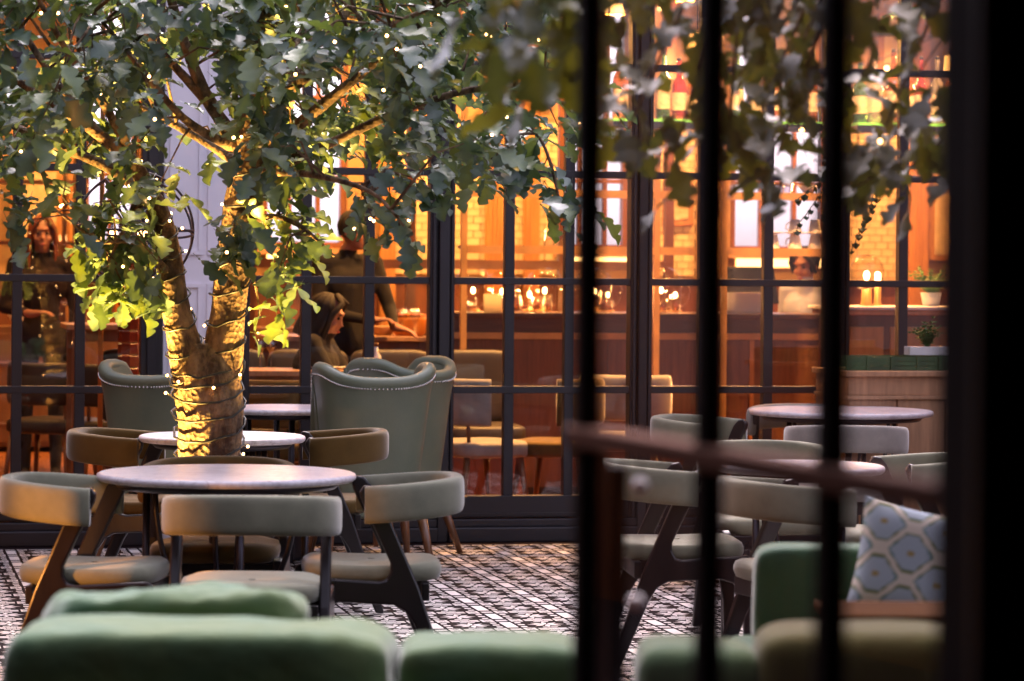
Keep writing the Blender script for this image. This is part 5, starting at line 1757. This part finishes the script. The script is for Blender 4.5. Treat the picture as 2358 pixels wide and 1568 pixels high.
# fairy lights: a cable round trunk and limbs, with bulbs
fs_ = thing('fairy_lights', 'string of tiny warm fairy lights wound round the oak tree', 'string lights')
bulbme = MB().sphere((0, 0, 0), .0054, 8, 6).mesh('bulb', M['bulb'])
cab = MB()
bpos = []
def wind(P, Rr, turns, phase, every, seed):
    rnd = random.Random(seed)
    n = int(turns * 14)
    pts = []
    for i in range(n + 1):
        f = i / n * (len(P) - 1.001)
        k = int(f); q = f - k
        c = P[k].lerp(P[k + 1], q); r_ = Rr[k] + (Rr[k + 1] - Rr[k]) * q
        a = phase + 2 * math.pi * turns * i / n + .35 * math.sin(i * .37)
        slope = .35 * r_ * math.sin(a)
        p = c + Vector((math.cos(a), math.sin(a), 0)) * (r_ * 1.07 + .004) + Vector((0, 0, slope + rnd.uniform(-.008, .008)))
        pts.append(p)
        if i % every == every // 2 and rnd.random() < .5:
            d = Vector((math.cos(a), math.sin(a), rnd.uniform(-.5, .5)))
            bpos.append(p + d * .018)
            cab.tube([p, p + d * .014], .0028, 5)
    cab.tube(pts, .0046, 6)
wind(tk[4:40], tr[4:40], 13, .4, 6, 1)
for (P, Rr), ph_ in zip(limb_data, (1.0, 2.2)):
    e = 46 if ph_ > 2 else 44
    wind(P[2:e], Rr[2:e], 11, ph_, 5, int(ph_ * 10))
for k in range(48):
    p = random.choice(LM[:900]).translation
    bpos.append(p + Vector((random.uniform(-.04, .04), -.05 + random.uniform(-.05, .02), -.03)))
obj('cable', cab, M['wire'], fs_)
for p in bpos[:290]:
    o = link('bulb', bulbme, fs_); o.location = p
#print('bulbs', len(bpos), 'leaves', len(LM))

# uplighters on the floor
def uplighter(loc, target, power, label, spot=70):
    t = thing('uplighter', label, 'lamp', loc=loc, group='uplighters at the tree')
    d = (Vector(target) - Vector(loc)).normalized()
    obj('lamp_housing', MB().lathe([(.055, 0), (.06, .01), (.06, .05), (.05, .055), (.048, .03)], 22), M['metal'], t)
    obj('lens', MB().lathe([(.047, .031), (.001, .032)], 18, caps=False), M['lamp'], t)
    l_ = lamp('uplight', (0, 0, .06), power, (1, .57, .12), .03, 'SPOT', t, None, R(spot), .5)
    l_.rotation_mode = 'QUATERNION'; l_.rotation_quaternion = (-d).to_track_quat('Z', 'Y')
base = tk[0]
uplighter((base.x - .56, base.y - .12, .005), at(432, 985, DT), 230, 'small uplighter on the floor close to the left of the trunk', 34)
uplighter((base.x - .80, base.y - .25, .005), at(290, 600, DT), 260, 'outer uplighter on the floor, aimed into the left boughs', 36)
uplighter((base.x + .62, base.y - .20, .005), at(655, 590, DT), 170, 'uplighter on the floor right of the trunk, aimed into the right boughs', 34)
# unseen lantern added outside the left edge to warm the floor
t = thing('added_lantern', 'unseen floor lantern added beyond the nearest left chair to warm the floor', 'lamp', loc=(-2.12, 9.9, .005))
obj('lantern_frame', MB().box(-.11, .11, -.11, .11, 0, .02).box(-.11, .11, -.11, .11, .72, .75).box(-.11, -.09, -.11, -.09, .02, .72).box(.09, .11, -.11, -.09, .02, .72).box(-.11, -.09, .09, .11, .02, .72).box(.09, .11, .09, .11, .02, .72), M['metal'], t)
obj('candle', MB().lathe([(.04, .021), (.04, .36)], 14), M['white_thing'], t)
obj('flame', MB().lathe([(.001, .365), (.012, .385), (.001, .42)], 10), M['lamp'], t)
lamp('added_floor_light', (0, 0, .50), 9, (1, .36, .07), .03, parent=t)

# second oak beyond the right edge; boughs partly stand in for door glass reflections
t2 = thing('oak_tree', 'blurred oak boughs at the upper right, partly standing in for reflections in the door glass', 'tree')
tb = Vector((2.05, 7.6, 0))
P2 = [tb + Vector((0, 0, z_ * .5)) + Vector((.03 * math.sin(z_), .03 * math.cos(z_), 0)) for z_ in range(0, 7)]
obj('trunk', knobbly(P2, [.14, .12, .11, .11, .10, .08, .05], 18, .12, 9), M['bark'], t2)
bs = [(1240, 60, 6.3), (1180, 30, 5.6), (1300, 150, 6.6), (1500, 60, 7.2), (1700, 220, 7.6), (1740, 320, 7.8), (1800, 110, 7.3), (1860, 260, 7.8), (1980, 420, 8.0), (2090, 430, 8.2), (2040, 330, 7.8), (2150, 380, 7.9), (1930, 90, 7.4), (1640, 90, 7.3), (1450, 330, 7.5), (1560, 380, 7.5), (1700, 60, 7.1), (1790, 400, 7.6), (1760, 10, 7.2), (1870, 20, 7.2), (1830, 190, 7.4), (1680, 330, 7.5), (1990, 10, 7.3), (2140, 20, 7.4), (2180, 290, 7.7), (1420, 20, 7.0), (1280, 10, 6.2), (1200, 110, 5.7), (1290, 260, 6.4)]
LM2 = []
tw2 = MB()
src = P2[5]
hub = Vector((1.1, 6.9, 2.35)); hub2 = Vector((.5, 6.7, 2.2))
Pb = [P2[4], Vector((1.7, 7.3, 2.35)), hub, Vector((.8, 6.8, 2.3)), hub2, Vector((.1, 6.3, 2.08)), Vector((-.05, 5.9, 2.03))]
obj('branch', knobbly(Pb, [.06, .045, .035, .03, .022, .014, .006], 9, .15, 4), M['bark'], t2)
for (x, y, d) in bs:
    p = at(x, y - 40, d)
    q = min(Pb[1:], key=lambda a_: (a_ - p).length)
    tw2.tube([q, q.lerp(p, .5) + Vector((0, 0, .08)), p], [.008, .006, .003], 5)
    LM2 += cluster(p, Vector((-.4, -.3, 0)), 8, .115, .05, .9)
    LM2 += cluster(p + Vector((random.uniform(-.08, .08), .1, .10)), Vector((-.2, 0, 0)), 4, .11, .05, .7)
for k in range(150):  # unseen leaves overhead, added to shade the boughs below
    p = Vector((random.uniform(.3, 3.2), random.uniform(6.3, 9), random.uniform(2.45, 3.3)))
    LM2 += cluster(p, Vector((0, 0, 0)), 8, .115, .06)
    q = min(P2[4:] + Pb, key=lambda a_: (a_ - p).length)
    tw2.tube([q, q.lerp(p, .5) + Vector((0, 0, .06)), p], [.010, .006, .003], 5)
obj('twigs', tw2, M['bark'], t2, kind='stuff')
for m_ in LM2[:200]:
    o = link('leaf', LEAFME[random.randrange(8)], t2); o.matrix_world = m_
    o.material_slots[0].link = 'OBJECT'; o.material_slots[0].material = M['leaf_olive']
bulk_leaves('foliage', LM2[200:], t2).data.materials[0] = M['leaf_olive']
fs2 = thing('fairy_lights', 'string of warm bulbs hanging in the boughs behind the door glass', 'string lights')
for (x, y) in [(2042, 157), (2040, 228), (2180, 72), (1827, 168), (1800, 235), (2027, 325), (1865, 368), (1846, 300), (1790, 175), (1815, 180), (1745, 120), (1520, 20), (1690, 20), (2205, 85)]:
    o = link('bulb', bulbme, fs2); o.location = at(x, y, 8.2 + random.uniform(-.5, .5))
cb2 = MB()
prev = None
for o in kids(fs2):
    q = Vector(o.location)
    if prev is not None and (q - prev).length < 1.2:
        cb2.tube([prev, prev.lerp(q, .5) - Vector((0, 0, .03)), q], .002, 4)
    prev = q
obj('cable', cb2, M['wire'], fs2)

# ================================================================== OPEN DOOR IN THE FOREGROUND
PA, PB = Vector((.0895, 3.8)), Vector((.399, 2.87))
dv = (PB - PA).normalized()
def on_door(x):
    k = (x - CX) / F
    # PA + s*dv with X = k*Y
    s_ = (k * PA.y - PA.x) / (dv.x - k * dv.y)
    return PA + dv * s_
ang = math.atan2(dv.y, dv.x)
DF = Matrix.Translation((PA.x, PA.y, 0)) @ Matrix.Rotation(ang, 4, 'Z')
def sl(x): return (on_door(x) - PA).dot(dv)
t = thing('glass_door', 'black barred glass door standing open close to the camera', 'door', frame=DF)
zr = HC - 410 * 3.8 / F
w_ = .0135
bars = [1355, 1637, 1918]
ss = [sl(x) for x in bars]
s_end = sl(2215)
for s_ in ss:
    obj('bar', MB().box(s_ - w_, s_ + w_, -w_, w_, .30, 2.6), M['doorblack'], t, bevel=.003)
obj('stile', MB().box(s_end, s_end + .10, -.025, .025, .004, 2.6), M['doorblack'], t, bevel=.004)
obj('top_rail', MB().box(-.03, s_end - .0005, -.025, .025, 2.48, 2.6), M['doorblack'], t)
obj('bottom_rail', MB().box(-.03, s_end - .0005, -.025, .025, .004, .299), M['doorblack'], t)
obj('middle_rail', MB().box(-.016, s_end - .0005, -.021, .021, zr - .012, zr + .012), M['postbrown'], t, bevel=.003)
ed = ss + [s_end]
for a_, b_ in zip(ed[:-1], ed[1:]):
    for z0, z1 in ((.301, zr - .013), (zr + .013, 2.479)):
        obj('pane', MB().box(a_ + w_ + .001, b_ - (w_ + .001 if b_ != s_end else .001), -.002, .002, z0, z1), M['doorpane'], t)
# the meeting leaf's lower post, with two round bolts
pB0, pB1 = at(1328, 1020, 4.1), at(1402, 1020, 4.1)
t = thing('wooden_door_post', 'blurred brown post below the left end of the door rail', 'post', loc=((pB0.x + pB1.x) / 2, 4.1, 0))
hw_ = (pB1.x - pB0.x) / 2
obj('post_body', MB().box(-hw_, hw_, -.02, .03, .003, zr - .035), M['postbrown'], t, bevel=.004)
obj('black_edge', MB().box(hw_ + .0005, hw_ + .024, -.005, .03, .003, zr - .055), M['doorblack'], t)
for y in (1118, 1400):
    z_ = at(1360, y, 4.08).z
    o = obj('bolt', MB().sphere((0, 0, 0), (.010, .006, .010), 12, 8), M['brass'], t)
    o.location = (0, -.022, z_)
t = thing('spot_beads', 'two pale beads on a cord, added for the pale spots beside the brown post', 'bead string', loc=at(1474, 1118, 4.3) - Vector((0, 0, 0)))
zz = at(1474, 1118, 4.3).z
obj('bead', MB().sphere((0, 0, 0), .011, 14, 10), M['white_thing'], t)  # added beads on a cord, drawn for two pale blurred spots
obj('bead', MB().sphere((-.004, 0, -(at(1474, 1118, 4.3).z - at(1467, 1388, 4.3).z)), .012, 14, 10), M['white_thing'], t)
obj('pull_cord', MB().tube([(0, 0, 2.75 - zz), (0, 0, .011)], .002, 5).tube([(0, 0, -.011), (-.004, 0, -.148)], .002, 5), M['wire'], t)
# jamb of the opening
o = obj('door_jamb', MB().box(0, 1.2, -.05, .10, .003, 2.74), M['doorblack'], frame=Matrix.Translation((on_door(2212).x, 2.80, 0)), bevel=.004)
tag(o, 'black door jamb filling the right edge of the picture', 'door frame')
